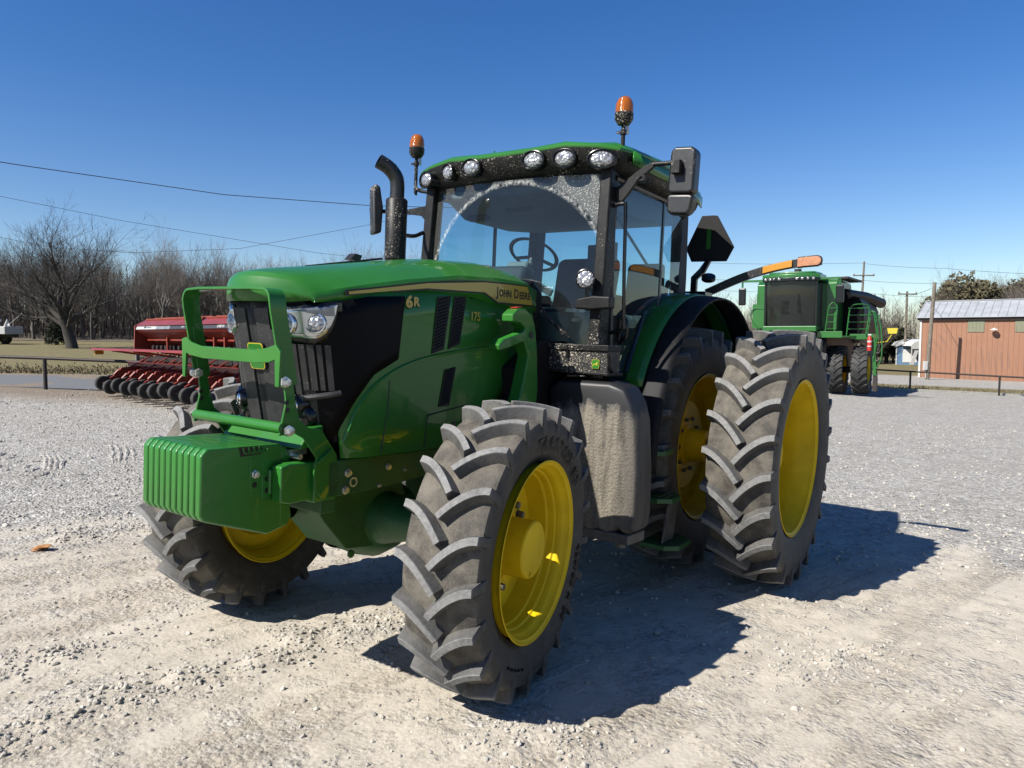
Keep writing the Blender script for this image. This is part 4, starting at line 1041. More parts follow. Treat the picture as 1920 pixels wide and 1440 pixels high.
def ground_mat():
    t = NT('yard_ground'); v = t.co()
    sx = t.n('SeparateXYZ'); t.l(v, sx.inputs[0]); X, Y = sx.outputs[0], sx.outputs[1]
    nb = t.noise(v, .32, 5, .6); nm = t.noise(v, 1.7, 6, .62); nf = t.noise(v, 9, 6, .65); nn = t.noise(v, 55, 5, .7)
    mr = t.n('Mapping'); mr.inputs['Rotation'].default_value = (0, 0, R_(-42)); t.l(v, mr.inputs['Vector'])
    mp = t.n('Mapping'); mp.inputs['Scale'].default_value = (.35, 2.2, 1); t.l(mr.outputs[0], mp.inputs['Vector'])
    streak = t.noise(mp.outputs[0], 1.2, 4, .55)
    mp2 = t.n('Mapping'); mp2.inputs['Scale'].default_value = (.6, 1.5, 1); t.l(mr.outputs[0], mp2.inputs['Vector']); soft = t.noise(mp2.outputs[0], 2.0, 3, .5)
    # gravel: every stone its own tone
    vo = t.n('TexVoronoi'); vo.inputs['Scale'].default_value = 42; t.l(v, vo.inputs['Vector'])
    vo2 = t.n('TexVoronoi'); vo2.inputs['Scale'].default_value = 17; t.l(v, vo2.inputs['Vector'])
    gm = t.n('RGBToBW'); t.l(vo.outputs['Color'], gm.inputs[0]); gm2 = t.n('RGBToBW'); t.l(vo2.outputs['Color'], gm2.inputs[0])
    g = t.math('ADD', t.math('MULTIPLY', gm.outputs[0], .55), t.math('MULTIPLY', gm2.outputs[0], .45))
    grav = t.ramp(g, [(.2, (.25, .238, .215)), (.45, (.42, .403, .37)), (.62, (.54, .522, .485)), (.85, (.72, .70, .66))])
    grav = t.mix(t.ramp(nm, [(.38, .0), (.7, .45)]), grav, (.36, .335, .29))
    dirt = t.mix(nf, (.53, .465, .365), (.76, .70, .595))
    dirt = t.mix(t.math('MULTIPLY', t.ramp(nn, [(.35, .75), (.58, 0)]), t.ramp(streak, [(.42, .25), (.62, 1)])), dirt, (.25, .21, .16))
    dirt = t.mix(t.ramp(streak, [(.5, 0), (.72, .5)]), dirt, (.36, .30, .225))
    dirt = t.mix(t.ramp(nm, [(.5, 0), (.75, .6)]), dirt, (.60, .555, .48))
    # packed bare dirt round the tractor, loose gravel further out
    dx = t.math('MULTIPLY', t.math('SUBTRACT', X, .9), .135); dy = t.math('MULTIPLY', t.math('SUBTRACT', Y, 3.2), .21)
    r = t.math('SQRT', t.math('ADD', t.math('MULTIPLY', dx, dx), t.math('MULTIPLY', dy, dy)))
    r = t.math('ADD', r, t.math('MULTIPLY', t.math('SUBTRACT', nb, .5), .9)); r = t.math('ADD', r, t.math('MULTIPLY', t.math('SUBTRACT', streak, .5), 1.1))
    pk = t.ramp(r, [(.75, 1), (1.10, .08)])
    pk = t.math('MULTIPLY', pk, t.ramp(t.math('ADD', t.math('MULTIPLY', nf, .5), t.math('MULTIPLY', nm, .5)), [(.36, .25), (.5, 1)]))
    yard = t.mix(pk, grav, dirt)
    def edge(val, a, b): return t.ramp(t.math('DIVIDE', t.math('SUBTRACT', t.math('ADD', val, t.math('MULTIPLY', t.math('SUBTRACT', nm, .5), 1.6)), a), b - a, True), [(0, 0), (1, 1)])
    brown = t.mix(nf, (.17, .115, .075), (.34, .27, .19)); brown = t.mix(t.ramp(nn, [(.45, 0), (.7, .6)]), brown, (.44, .38, .29))
    straw = t.mix(nf, (.24, .195, .095), (.42, .355, .205)); straw = t.mix(t.ramp(t.noise(v, 26, 5, .75), [(.4, .75), (.62, 0)]), straw, (.12, .105, .045))
    straw = t.mix(t.ramp(nb, [(.45, 0), (.7, .5)]), straw, (.20, .20, .08))
    left = t.math('SUBTRACT', 1.0, edge(X, -5.5, -3.0)); right = edge(X, 7, 9)
    c = t.mix(t.math('MULTIPLY', t.math('MULTIPLY', left, edge(Y, 15.0, 17.2)), .85), yard, brown)
    c = t.mix(t.math('MULTIPLY', left, edge(Y, 24.0, 25.2)), c, straw)
    c = t.mix(edge(Y, 60, 62), c, straw)
    s1 = t.math('MULTIPLY', edge(Y, 35.6, 36.2), t.math('SUBTRACT', 1.0, edge(Y, 40.5, 42.0)))
    s2 = t.math('MULTIPLY', edge(Y, 57, 59), right)
    c = t.mix(t.math('MULTIPLY', right, t.math('MAXIMUM', s1, s2)), c, straw)
    t.set(Base_Color=c, Roughness=.92); t.b.inputs['Specular IOR Level'].default_value = .2
    st = t.math('SUBTRACT', 1.0, vo.outputs['Distance']); st2 = t.math('SUBTRACT', 1.0, vo2.outputs['Distance'])
    gh = t.math('MULTIPLY', t.math('ADD', st, t.math('MULTIPLY', st2, .8)), t.math('SUBTRACT', 1.12, pk))
    cm0 = t.math('MULTIPLY', t.ramp(streak, [(.50, .10), (.64, 1)]), t.ramp(nm, [(.40, .25), (.62, 1)]))
    h = t.math('ADD', t.math('MULTIPLY', t.math('ADD', t.math('MULTIPLY', nn, .45), t.math('MULTIPLY', nf, 1.3)), t.math('ADD', cm0, .10)), t.math('MULTIPLY', gh, .75))
    # crumbled clods along the wheel passes
    vc = t.n('TexVoronoi'); vc.inputs['Scale'].default_value = 26; wob = t.n('Mix'); wob.data_type = 'VECTOR'; wob.inputs[0].default_value = .03; nv = t.n('TexNoise'); nv.inputs['Scale'].default_value = 30; t.l(v, nv.inputs['Vector']); t.l(v, wob.inputs[4]); t.l(nv.outputs['Color'], wob.inputs[5]); t.l(wob.outputs[1], vc.inputs['Vector'])
    cm = t.math('MULTIPLY', t.ramp(streak, [(.50, 0), (.66, 1)]), t.ramp(nm, [(.40, .15), (.62, 1)]))
    clod = t.math('MULTIPLY', t.math('SUBTRACT', 1.0, vc.outputs['Distance']), cm)
    h = t.math('ADD', h, t.math('MULTIPLY', clod, 1.2)); h = t.math('ADD', h, t.math('MULTIPLY', soft, 1.2))
    t.set(Normal=t.bump(h, .85, .026)); MATS['yard_ground'] = t.m
ground_mat()

def axis_pts(lo, a, b, hi, step, g=1.16):
    pts = []; x = a
    while x < b: pts.append(x); x += step
    s = step; x = b
    while x < hi: pts.append(x); s *= g; x += s
    pts.append(hi); left = []; s = step; x = a - step
    while x > lo: left.append(x); s *= g; x -= s
    left.append(lo); return left[::-1] + pts
RIDGES = [[gp(u, v) for u, v in pts] for pts in ([(0, 1385), (150, 1330), (300, 1285), (430, 1262), (560, 1225)], [(120, 1010), (300, 985), (420, 965)], [(0, 1250), (60, 1235), (130, 1225)], [(560, 1200), (650, 1180), (740, 1160)], [(945, 1385), (1010, 1375), (1060, 1390)], [(1480, 1250), (1560, 1240), (1640, 1225)])]
def ridge_d(x, y):
    best = 9
    for R in RIDGES:
        for a, b in zip(R, R[1:]):
            dx, dy = b.x - a.x, b.y - a.y; L2 = dx * dx + dy * dy; t = max(0, min(1, ((x - a.x) * dx + (y - a.y) * dy) / L2))
            best = min(best, math.hypot(x - a.x - t * dx, y - a.y - t * dy))
    return best
CONT = [T.matrix_world @ Vector(p) for p in ((2.81, .985, 0), (2.81, -.985, 0), (0, 1.575, 0), (0, .83, 0), (0, -.83, 0), (0, -1.575, 0))]
def surface_z(x, y):
    z = ground_z(x, y); d = math.hypot(x, y - 4)
    if d < 26:
        k = 1 - sstep(14, 26, d)
        n = noise.fractal(Vector((x * .9, y * .9, 0)), 1.0, 2.0, 4) * .016 + noise.fractal(Vector((x * 4.2, y * 4.2, 3)), .9, 2.1, 3) * .007 + (noise.fractal(Vector((x * 9, y * 9, 7)), .9, 2.1, 2) * .004 * max(0, .35 + noise.noise(Vector(((x + y) * .7, (y - x) * 2.4, 1)))) if d < 9 else 0)
        if y < 9:
            rd = ridge_d(x, y)
            if rd < .4: n += math.exp(-(rd / .12) ** 2) * (.022 + .03 * noise.noise(Vector((x * 5, y * 5, 9))) + .016 * noise.noise(Vector((x * 12, y * 12, 4))))
        c = min(math.hypot(x - p.x, y - p.y) for p in CONT)
        n *= sstep(.12, .5, c); n += .016 * (1 - sstep(.35, .9, c))
        z += n * k
    return z
gx = axis_pts(-600, -4.6, 5.6, 600, .03); gy = axis_pts(-80, 1.3, 8.0, 900, .03)
G_ = MB().grid([[(x, y, surface_z(x, y)) for x in gx] for y in gy])
go = G_.build('ground', 'yard_ground', smooth=180, recalc=False); tag(go, kind='structure')

def asphalt():
    t = NT('asphalt'); v = t.co(); n = t.noise(v, 40, 4); b = t.noise(v, .5, 4)
    t.set(Base_Color=t.mix(n, (.15, .152, .155), (.24, .24, .24)), Roughness=.85, Normal=t.bump(n, .3, .004)); MATS['asphalt'] = t.m
asphalt()
rx = [-120, -80, -60, -45, -35, -28, -22, -18, -15, -12, -9, -7, -5]
rd = MB().grid([[(x, y, ground_z(x, y) + .02 - .02 * abs(k - 3) / 3) for x in rx] for k, y in enumerate((18.75, 19.6, 20.6, 21.5, 22.4, 23.3, 24.0))])
tag(rd.build('road', 'asphalt', recalc=False), kind='structure')
# pale drive across the far grass at left, kerb edge below the right rail
tag(MB().grid([[(x, y + .02 * (x + 30), ground_z(x, y + .02 * (x + 30)) + .012) for x in (-70, -50, -40, -34, -29)] for y in (36, 38, 40.5)]).build('driveway', 'yard_ground', recalc=False), kind='structure')
kx = [11.5, 14, 17, 20, 24, 28, 34, 40, 46]
def rail_y(x): return 36.4 - .125 * (x - 13)
plain('concrete_edge', (.45, .43, .38), .85, var=.2)
tag(MB().grid([[(x, rail_y(x) + dy, ground_z(x, rail_y(x)) + dz) for x in kx] for dy, dz in ((-.75, 0), (-.74, .10), (-.45, .11), (-.44, 0))]).build('kerb', 'concrete_edge', recalc=False), kind='structure')

# ---------------------------------------------------------------- stones
ICO = None
def ico():
    bm = bmesh.new(); bmesh.ops.create_icosphere(bm, subdivisions=1, radius=1); v = [p.co.copy() for p in bm.verts]; f = [tuple(q.index for q in p.verts) for p in bm.faces]; bm.free(); return v, f
IV, IF = ico()
plain('stone_pale', (.47, .44, .385), .9, var=.35, vscale=14, bump=.4, bscale=120)
plain('stone_grey', (.44, .41, .355), .9, var=.35, vscale=14, bump=.4, bscale=120)
rng = random.Random(3)
def stones(name, mat, n, area, smin, smax, label, clump=True):
    m = MB(); k = 0; tries = 0
    while k < n and tries < n * 40:
        tries += 1; x = rng.uniform(area[0], area[1]); y = area[2] + (area[3] - area[2]) * rng.random() ** 1.5
        if clump:
            p = noise.noise(Vector((x * 1.3, y * 1.3, 5))) + .5 * noise.noise(Vector((x * 4, y * 4, 2))); rdg = ridge_d(x, y) if y < 9 else 9
            dens = .04 + max(0, p - .15) * .35 + (1.3 * math.exp(-(rdg / .15) ** 2))
            if rng.random() > dens: continue
        if min(math.hypot(x - p.x, y - p.y) for p in CONT) < .3: continue
        s = smin + (smax - smin) * rng.random() ** 3.2; q = Euler((rng.random() * 6, rng.random() * 6, rng.random() * 6)).to_matrix()
        sc3 = (rng.uniform(.7, 1.2), rng.uniform(.6, 1), rng.uniform(.45, .8))
        z = surface_z(x, y) + s * .18
        b = len(m.v)
        for p in IV:
            e = q @ Vector((p.x * sc3[0], p.y * sc3[1], p.z * sc3[2])) * s * (1 + .25 * (rng.random() - .5)); m.v.append((x + e.x, y + e.y, z + e.z * .8))
        m.f += [tuple(i + b for i in f) for f in IF]; k += 1
    o = m.build(name, mat, smooth=0, recalc=False); tag(o, label, 'gravel', kind='stuff')
stones('loose_gravel', 'stone_pale', 11000, (-5.5, 6.5, 1.4, 9), .003, .020, 'pale crushed stone scattered over the packed dirt of the yard')
stones('grey_gravel', 'stone_grey', 3200, (-5.5, 6.5, 1.4, 9), .003, .024, 'darker grey stones lying in clumps and ridges on the yard')
stones('yard_gravel', 'stone_pale', 9000, (-11, 14, 6, 19), .012, .032, 'coarse pale gravel spread over the far part of the yard', False)
tp = MB()
def berm(pts, r):
    q = [gp(u, v) for u, v in pts]; w_ = smooth_path([(p.x, p.y, surface_z(p.x, p.y) - r * .35) for p in q], 6); n = len(w_)
    tp.tube([p + Vector((noise.noise(p * 9) * .03, noise.noise(p * 7) * .03, noise.noise(p * 14) * .008)) for p in w_], [r * (.35 + .65 * math.sin(math.pi * (i + .5) / n)) for i in range(n)], 7)
for k in range(4): berm([(76 + 11 * k, 846 + 2 * k), (85 + 10 * k, 862), (84 + 10 * k, 876), (76 + 10 * k, 892)], .034)
for k in range(6): berm([(-6 + 16 * k, 856 + 7 * k), (12 + 16 * k, 850 + 7 * k)], .03)
for k in range(4): berm([(205 + 13 * k, 834), (212 + 13 * k, 850), (210 + 13 * k, 872)], .030)
tag(tp.build('tyre_print', 'yard_ground', recalc=False), 'curved ridges of gravel pressed up by passing tyre lugs', 'tyre print', kind='stuff')
lf = MB(); p = gp(73, 1030)
for k in range(3):
    rr = [(p.x + .06 * math.cos(a) * r + .02 * k, p.y + .05 * math.sin(a) * r, surface_z(p.x, p.y) + .012 + .012 * k * r) for r in (.1, .6, 1) for a in [i * .9 + k for i in range(7)]]
    lf.grid([rr[0:7], rr[7:14], rr[14:21]], closed=True)
plain('dry_leaf', (.55, .25, .07), .7, var=.3)
tag(lf.build('fallen_leaf', 'dry_leaf', solid=.002), 'curled orange leaf lying alone on the dirt at left', 'leaf')

# ---------------------------------------------------------------- pipe rail fences
def pipe_fence(label, pts, h, r_post=.045, r_rail=.04, extra=None):
    root = empty('pipe_fence', pts[0]); tag(root, label, 'fence'); o = Vector(pts[0])
    ps = [Vector(p) for p in pts]
    for p in ps:
        MB().tube([p - o + Vector((0, 0, -.15)), p - o + Vector((0, 0, h))], r_post, 10).build('post', 'pipe_rail', root)
    MB().tube([p - o + Vector((0, 0, h)) for p in ps], r_rail, 10).build('rail', 'pipe_rail', root)
    return root
def gpt(x, y): return (x, y, ground_z(x, y))
pl_ = []
b = gp(86, 730)
pipe_fence('low dark pipe fence along the road behind the red drill', [gpt(b.x + k * 3.05, b.y + .05 * k) for k in (-3, -2, -1, 0, 1, 2, 3)], .79)
q0, q1 = gp(1706, 731), gp(1873, 742); dd = (q1 - q0)
pipe_fence('low pipe rail fence in front of the orange metal building', [gpt(q0.x + dd.x * k, q0.y + dd.y * k) for k in (-2, -1, 0, 1, 2, 3)], .92)

# ---------------------------------------------------------------- bare winter trees
def bark(name, a, b):
    t = NT(name); v = t.co(); n = t.noise(v, 14, 5); t.set(Base_Color=t.mix(n, a, b), Roughness=.95, Normal=t.bump(n, .5, .03)); MATS[name] = t.m
bark('bark_dark', (.045, .038, .032), (.10, .088, .075)); bark('bark_grey', (.085, .072, .06), (.18, .16, .138)); bark('twig', (.115, .093, .077), (.20, .168, .142)); bark('twig_pale', (.17, .147, .125), (.27, .24, .21))
def bare_tree(seed, H, spread, r0, levels=6, fork=.3, lean=(0, 0), up=.10, nb=3.5, first=4, limbs=None):
    """(trunk, crown) mesh builders of a leafless tree of height H; limbs open at an angle and turn up towards the light"""
    def run(r00):
        rg = random.Random(seed); tr, cr = MB(), MB()
        def grow(p, d, ln, r, lv):
            m = tr if lv <= 1 else cr
            n = 4 if lv < 4 else 2; pts = [p]; q = p.copy(); e = d.copy()
            wob = .05 if lv == 0 else .16
            for i in range(n):
                e = (e + Vector((rg.gauss(0, wob), rg.gauss(0, wob), rg.gauss(0, wob * .6) + (up if lv > 0 else 0)))).normalized(); q = q + e * ln / n; pts.append(q.copy())
            re = r * (.72 if lv == 0 else .5)
            m.tube(pts, [r + (re - r) * i / n for i in range(n + 1)], 10 if lv == 0 else (6 if lv < 3 else (4 if lv < 4 else 3)), cap=False)
            if lv >= levels: return
            if lv == 0 and limbs:
                for az, an, f, L, q_ in limbs:
                    j = min(int(f * n), n - 1); b_ = pts[j].lerp(pts[j + 1], f * n - j); az, an = R_(az), R_(an)
                    grow(b_, Vector((math.cos(az) * math.sin(an), math.sin(az) * math.sin(an), math.cos(an))), H * L, r * q_, 1)
                return
            k = first if lv == 0 else int(nb + rg.random())
            az0 = rg.uniform(0, 6.283)
            for i in range(k):
                lead = i == 0 and lv > 0
                f = 1.0 if (lead or (lv == 0 and i < 3)) else rg.uniform(.35, .95); j = min(int(f * n), n - 1); b_ = pts[j].lerp(pts[j + 1], f * n - j)
                ang = rg.uniform(.08, .28) if lead else rg.uniform(.55, 1.0) * spread
                az = az0 + i * 6.283 / k + rg.uniform(-.5, .5)
                u = e.cross(Vector((0, 0, 1)) if abs(e.z) < .95 else Vector((1, 0, 0))).normalized(); v = e.cross(u)
                nd = (e * math.cos(ang) + (u * math.cos(az) + v * math.sin(az)) * math.sin(ang)).normalized()
                rr = re * (rg.uniform(.85, 1.0) if lead else rg.uniform(.55, .8)) + (r - re) * (1 - f) * .5
                if lv == 0: rr = r * rg.uniform(.5, .68)
                grow(b_, nd, (ln * rg.uniform(.70, .9) if lv else H * rg.uniform(.22, .32)) * (1 if lead or lv == 0 else .85), max(rr, .009), lv + 1)
        grow(Vector((0, 0, -.2)), Vector((lean[0], lean[1], 1)).normalized(), H * fork, r00, 0)
        return tr, cr, max(v[2] for v in cr.v)
    _, _, top = run(r0); k = H / top; tr, cr, top = run(r0 / k)
    for m in (tr, cr): m.v = [(x * k, y * k, z * k) for x, y, z in m.v]
    return tr, cr
def plant_tree(tc, loc, rz, name, label, group=None, mats=('bark_dark', 'twig'), scale=1.0):
    o = empty(name, loc, rz); tag(o, label, 'tree', group); o.scale = (scale,) * 3
    tc[0].build('trunk', mats[0], o, smooth=60, recalc=False); tc[1].build('crown', mats[1], o, smooth=60, recalc=False)
    return o
bt = gp(136, 650)
bt = Vector((at(136, 648, 46).x, 46, 0)); bt.z = ground_z(bt.x, bt.y)
plant_tree(bare_tree(33, 10.0, .80, .36, 7, .31, lean=(-.09, 0), up=.055, nb=3, limbs=((175, 62, .72, .30, .42), (190, 44, .95, .34, .55), (160, 22, 1.0, .33, .55), (20, 8, 1.0, .34, .6), (-8, 30, 1.0, .34, .55), (5, 55, .85, .34, .5), (80, 40, .9, .30, .45), (275, 38, .9, .30, .45), (-30, 68, .7, .27, .35))), bt, 0.0, 'bare_tree', 'large spreading bare tree with a leaning dark trunk standing on the grass at left', mats=('bark_dark', 'bark_dark'))
protos = []
for k, (sd, H, sp, fk, nf_) in enumerate(((1, 13, .62, .34, 4), (2, 11, .80, .26, 5), (3, 14.5, .5, .36, 4), (4, 9.5, .9, .24, 5), (5, 12, .7, .32, 4), (6, 8, .85, .22, 5))):
    protos.append((bare_tree(sd + 40, H, sp, .10 + .007 * H, 6, fk, up=.12, nb=3.5, first=nf_), H))
rw = random.Random(11); base = {}
def wood_tree(k, x, y, sc_, label, group):
    if k not in base:
        o = plant_tree(protos[k][0], (x, y, ground_z(x, y)), rw.random() * 6.3, 'bare_tree', label, group, mats=('bark_grey', 'twig' if k % 2 else 'twig_pale'), scale=sc_); base[k] = o
    else:
        o = copy_tree(base[k]); o.location = (x, y, ground_z(x, y)); o.rotation_euler = (0, 0, rw.random() * 6.3); o.scale = (sc_,) * 3; tag(o, label, 'tree', group)
    return o
LW = 'one of the slender bare trees massed in the winter woods behind the yard'
for i in range(64):      # left woods and the belt seen past the cab
    u = -40 + (960) * (i + rw.random()) / 64; D = rw.uniform(61, 80)
    hpx = 196 - 14 * sstep(250, 560, u) + 14 * math.sin(u * .02)
    k = rw.choice((0, 1, 2, 4, 4, 3)); x = (u - 960) / 1351.5 * D
    sc_ = min(1.3, max(.45, (hpx * rw.uniform(.8, 1.1)) * D / 1351.5 / protos[k][1]))
    wood_tree(k, x, D, sc_, LW, 'bare trees in the woods')
for i in range(28):      # low line behind cab and combine
    u = 900 + 800 * (i + rw.random()) / 28; D = rw.uniform(80, 100); k = rw.choice((1, 3, 5, 4)); x = (u - 960) / 1351.5 * D
    sc_ = (105 if u < 1300 else 85) * rw.uniform(.75, 1.1) * D / 1351.5 / protos[k][1]; sc_ += max(0, (ground_z(-20, 90) - ground_z(x, D))) / protos[k][1]
    wood_tree(k, x, D, sc_, LW, 'bare trees in the woods')
t_ = wood_tree(2, at(303, 650, 57).x, 57, 10.0 / 14.5, 'tall narrow bare tree rising above the woods at left', None)
if 'group' in t_: del t_['group']
for u, D, k, hp, lb in ((1765, 72, 1, 190, 'bare tree rising behind the left end of the orange building'), (1805, 78, 4, 185, 'thin bare tree next to the evergreen behind the orange building')):
    x = (u - 960) / 1351.5 * D; t_ = wood_tree(k, x, D, hp * D / 1351.5 / protos[k][1], lb, None)
    if 'group' in t_: del t_['group']
for i in range(16):
    u = 1790 + 180 * (i + rw.random()) / 16; D = rw.uniform(70, 84); k = rw.choice((1, 3, 4, 0)); x = (u - 960) / 1351.5 * D
    wood_tree(k, x, D, 190 * rw.uniform(.85, 1.1) * D / 1351.5 / protos[k][1], 'one of the bare trees crowded on the rise behind the orange building', 'bare trees behind the orange building')
# undergrowth: thin stems one cannot count
ug = MB(); ru = random.Random(5)
for i in range(3600):
    D = ru.uniform(63, 84); u = ru.uniform(-60, 1000); x = (u - 960) / 1351.5 * D; h = ru.uniform(2.0, 7.5) * (1 - .35 * sstep(300, 600, u)); z = ground_z(x, D)
    a, b_ = ru.gauss(0, .07), ru.gauss(0, .07); r = ru.uniform(.015, .05)
    ug.tube([(x, D, z - .1), (x + a * h * .5 + ru.gauss(0, .1), D + b_ * h * .5, z + h * .5), (x + a * h, D + b_ * h, z + h)], [r, r * .7, r * .2], 3, cap=False)
    for j in range(4):
        f = ru.uniform(.2, .95); q = Vector((x + a * h * f, D + b_ * h * f, z + h * f)); an = ru.uniform(0, 6.3); L = ru.uniform(.4, 1.5)
        ug.tube([q, q + Vector((math.cos(an) * L * .6, math.sin(an) * L * .6, L * .7))], [r * .45, r * .15], 3, cap=False)
tag(ug.build('undergrowth', 'twig', smooth=0, recalc=False), 'dense grey brush and saplings filling the woods', 'brush', kind='stuff')
plain('leaf_litter', (.16, .125, .085), .95, var=.4, vscale=3)
lt = MB().grid([[((u - 960) / 1351.5 * D, D, ground_z((u - 960) / 1351.5 * D, D) + dz) for u in range(-300, 1200, 60)] for D, dz in ((61, .02), (66, .25), (75, .7), (95, 1.6), (130, 2.4))])
tag(lt.build('woodland_floor', 'leaf_litter', recalc=False), kind='structure')
# far wood behind everything: one mass
fw = MB()
for i in range(2600):
    D = ru.uniform(100, 150); u = ru.uniform(-200, 2100); x = (u - 960) / 1351.5 * D; h = ru.uniform(4, 10.5); z = ground_z(x, D)
    r = ru.uniform(.03, .075); fw.tube([(x, D, z), (x + ru.gauss(0, .4), D, z + h)], [r, r * .2], 3, cap=False)
    for j in range(14):
        f = ru.uniform(.2, .98); an = ru.uniform(0, 6.3); L = ru.uniform(.8, 2.6) * (1.1 - f * .6)
        ug_p = Vector((x, D, z + h * f)); fw.tube([ug_p, ug_p + Vector((math.cos(an) * L * .6, math.sin(an) * L * .6, L * .8))], [r * .4, r * .12], 3, cap=False)
tag(fw.build('far_woods', 'twig', smooth=0, recalc=False), 'far belt of bare woods along the horizon', 'woods', kind='stuff')

def needles(name, a, b):
    t = NT(name); v = t.co(); t.set(Base_Color=t.mix(t.noise(v, 3, 4), a, b), Roughness=.9); MATS[name] = t.m
needles('cedar_green', (.018, .028, .012), (.05, .06, .024)); needles('pine_olive', (.09, .082, .040), (.19, .16, .085))
def evergreen(loc, H, W, label, mat, n, cone=True, seed=1, size=.22):
    o = empty('evergreen_tree', loc); tag(o, label, 'tree'); rg = random.Random(seed)
    MB().tube([(0, 0, -.2), (0, 0, H * .9)], [W * .05 + .05, .02], 7).build('trunk', 'bark_dark', o)
    m = MB()
    lobes = [(rg.gauss(0, W * .2), rg.gauss(0, W * .2), rg.uniform(.45, .9) * H, W * rg.uniform(.22, .36)) for _ in range(14)]
    for i in range(n):
        if cone: f = rg.random() ** .8; R = W * .5 * (1 - f) ** .7 * (.55 + .45 * rg.random()); a = rg.random() * 6.3; c = Vector((R * math.cos(a), R * math.sin(a), H * (.03 + .97 * f)))
        else:
            lx, ly, lz, lr = rg.choice(lobes); d_ = Vector((rg.gauss(0, 1), rg.gauss(0, 1), rg.gauss(0, .8))).normalized(); c = Vector((lx, ly, lz)) + d_ * lr * (.6 + .45 * rg.random())
        d = Vector((rg.gauss(0, 1), rg.gauss(0, 1), rg.gauss(.2, 1))).normalized(); e = d.cross(Vector((rg.gauss(0, 1), rg.gauss(0, 1), rg.gauss(0, 1)))).normalized(); L = size * rg.uniform(.6, 1.4)
        b = len(m.v); m.v += [tuple(c - e * L * .3), tuple(c + e * L * .3), tuple(c + d * L)]; m.f.append((b, b + 1, b + 2))
    m.build('crown', mat, o, smooth=0, recalc=False); return o
cz = at(106, 642, 52); evergreen((cz.x, 52, ground_z(cz.x, 52)), 2.5, 1.5, 'small dark cedar at the edge of the woods left of the big bare tree', 'cedar_green', 4200, True, 3, .17)
for u, D, H, W, sd, lb in ((1805, 74, 8.8, 6.0, 5, 'broad olive evergreen behind the orange building'), (1915, 78, 9.4, 5.0, 8, 'tall evergreen at the right edge behind the orange building')):
    x = (u - 960) / 1351.5 * D; evergreen((x, D, ground_z(x, D)), H, W, lb, 'pine_olive', 9000, False, sd, .42)
bx = (1662 - 960) / 1351.5 * 88; evergreen((bx, 88, ground_z(bx, 88)), 4.2, 4.5, 'dark bushy evergreen beside the blue shed', 'cedar_green', 4000, False, 9, .4)
bx = (1640 - 960) / 1351.5 * 95; evergreen((bx, 95, ground_z(bx, 95)), 5.0, 6, 'low dark evergreen behind the combine ladder', 'cedar_green', 4000, False, 12, .45)
# dry grass along the ditch and kerb
gr = MB(); rg_ = random.Random(9)
for i in range(9000):
    if i < 6000: x = rg_.uniform(-24, -6); y = 24.6 + abs(rg_.gauss(0, 1.6))
    else: x = rg_.uniform(13, 36); y = rail_y(x) + rg_.uniform(.0, 5)
    h = rg_.uniform(.03, .13); a = rg_.uniform(0, 3.14); z = ground_z(x, y); w_ = .03
    b = len(gr.v); gr.v += [(x - w_ * math.cos(a), y - w_ * math.sin(a), z), (x + w_ * math.cos(a), y + w_ * math.sin(a), z), (x + rg_.gauss(0, .06), y + rg_.gauss(0, .06), z + h)]; gr.f.append((b, b + 1, b + 2))
def grass_mat():
    t = NT('dry_grass'); v = t.co(); t.set(Base_Color=t.mix(t.noise(v, 2.5, 4), (.13, .105, .05), (.34, .275, .15)), Roughness=.95); MATS['dry_grass'] = t.m
grass_mat()
tag(gr.build('grass', 'dry_grass', smooth=0, recalc=False), 'dry winter grass along the road ditch and kerb', 'grass', kind='stuff')
# ---------------------------------------------------------------- orange metal building
def siding():
    t = NT('orange_siding'); v = t.co(); sx = t.n('SeparateXYZ'); t.l(v, sx.inputs[0])
    n = t.noise(v, .8, 4); mp = t.n('Mapping'); mp.inputs['Scale'].default_value = (1.0, 1, .55); t.l(v, mp.inputs['Vector'])
    base = t.mix(n, (.37, .17, .092), (.47, .235, .135))
    # darker, distorted ring arcs in patches over the sheets
    wv = t.n('TexWave'); wv.wave_type = 'RINGS'; wv.rings_direction = 'SPHERICAL'; wv.inputs['Scale'].default_value = .8; wv.inputs['Distortion'].default_value = 2.2; wv.inputs['Detail'].default_value = 4; wv.inputs['Detail Scale'].default_value = .8; t.l(mp.outputs[0], wv.inputs['Vector'])
    msk = t.math('MULTIPLY', t.ramp(t.noise(v, .42, 3), [(.46, 0), (.6, 1)]), t.ramp(wv.outputs['Fac'], [(.35, 0), (.9, .5)]))
    t.set(Base_Color=t.mix(msk, base, (.26, .14, .10)), Roughness=.6); MATS['orange_siding'] = t.m
siding()
def fibreglass():
    t = NT('green_fibreglass'); v = t.co(); t.set(Base_Color=t.mix(t.noise(v, 6, 6, .7), (.17, .19, .11), (.38, .37, .25)), Roughness=.6); MATS['green_fibreglass'] = t.m
fibreglass()
c0 = at(1724, 706, 55.5); B = empty('metal_building', (c0.x, 55.5, ground_z(c0.x, 55.5)))
B.rotation_euler = (0, 0, R_(-38)); tag(B, 'long orange metal sided building with a grey ribbed roof', 'building')
L, Wd, He, Hr = 16.0, 7.5, 4.45, 5.75
MB().prism([(0, -.4), (Wd, -.4), (Wd, He), (Wd / 2, Hr - .1), (0, He)], 'yz', 0, L).build('wall', 'orange_siding', B, smooth=0)
rb_ = MB()
for i in range(50):
    x = .05 + i * L / 49.5; rb_.box((x, -.012, He / 2 - .25), (.035, .03, He + .3))
rb_.build('siding_ribs', 'orange_siding', B, smooth=0)
MB().box((-.03, -.02, He / 2 - .2), (.14, .10, He + .4)).build('corner_trim', 'white_trim', B)
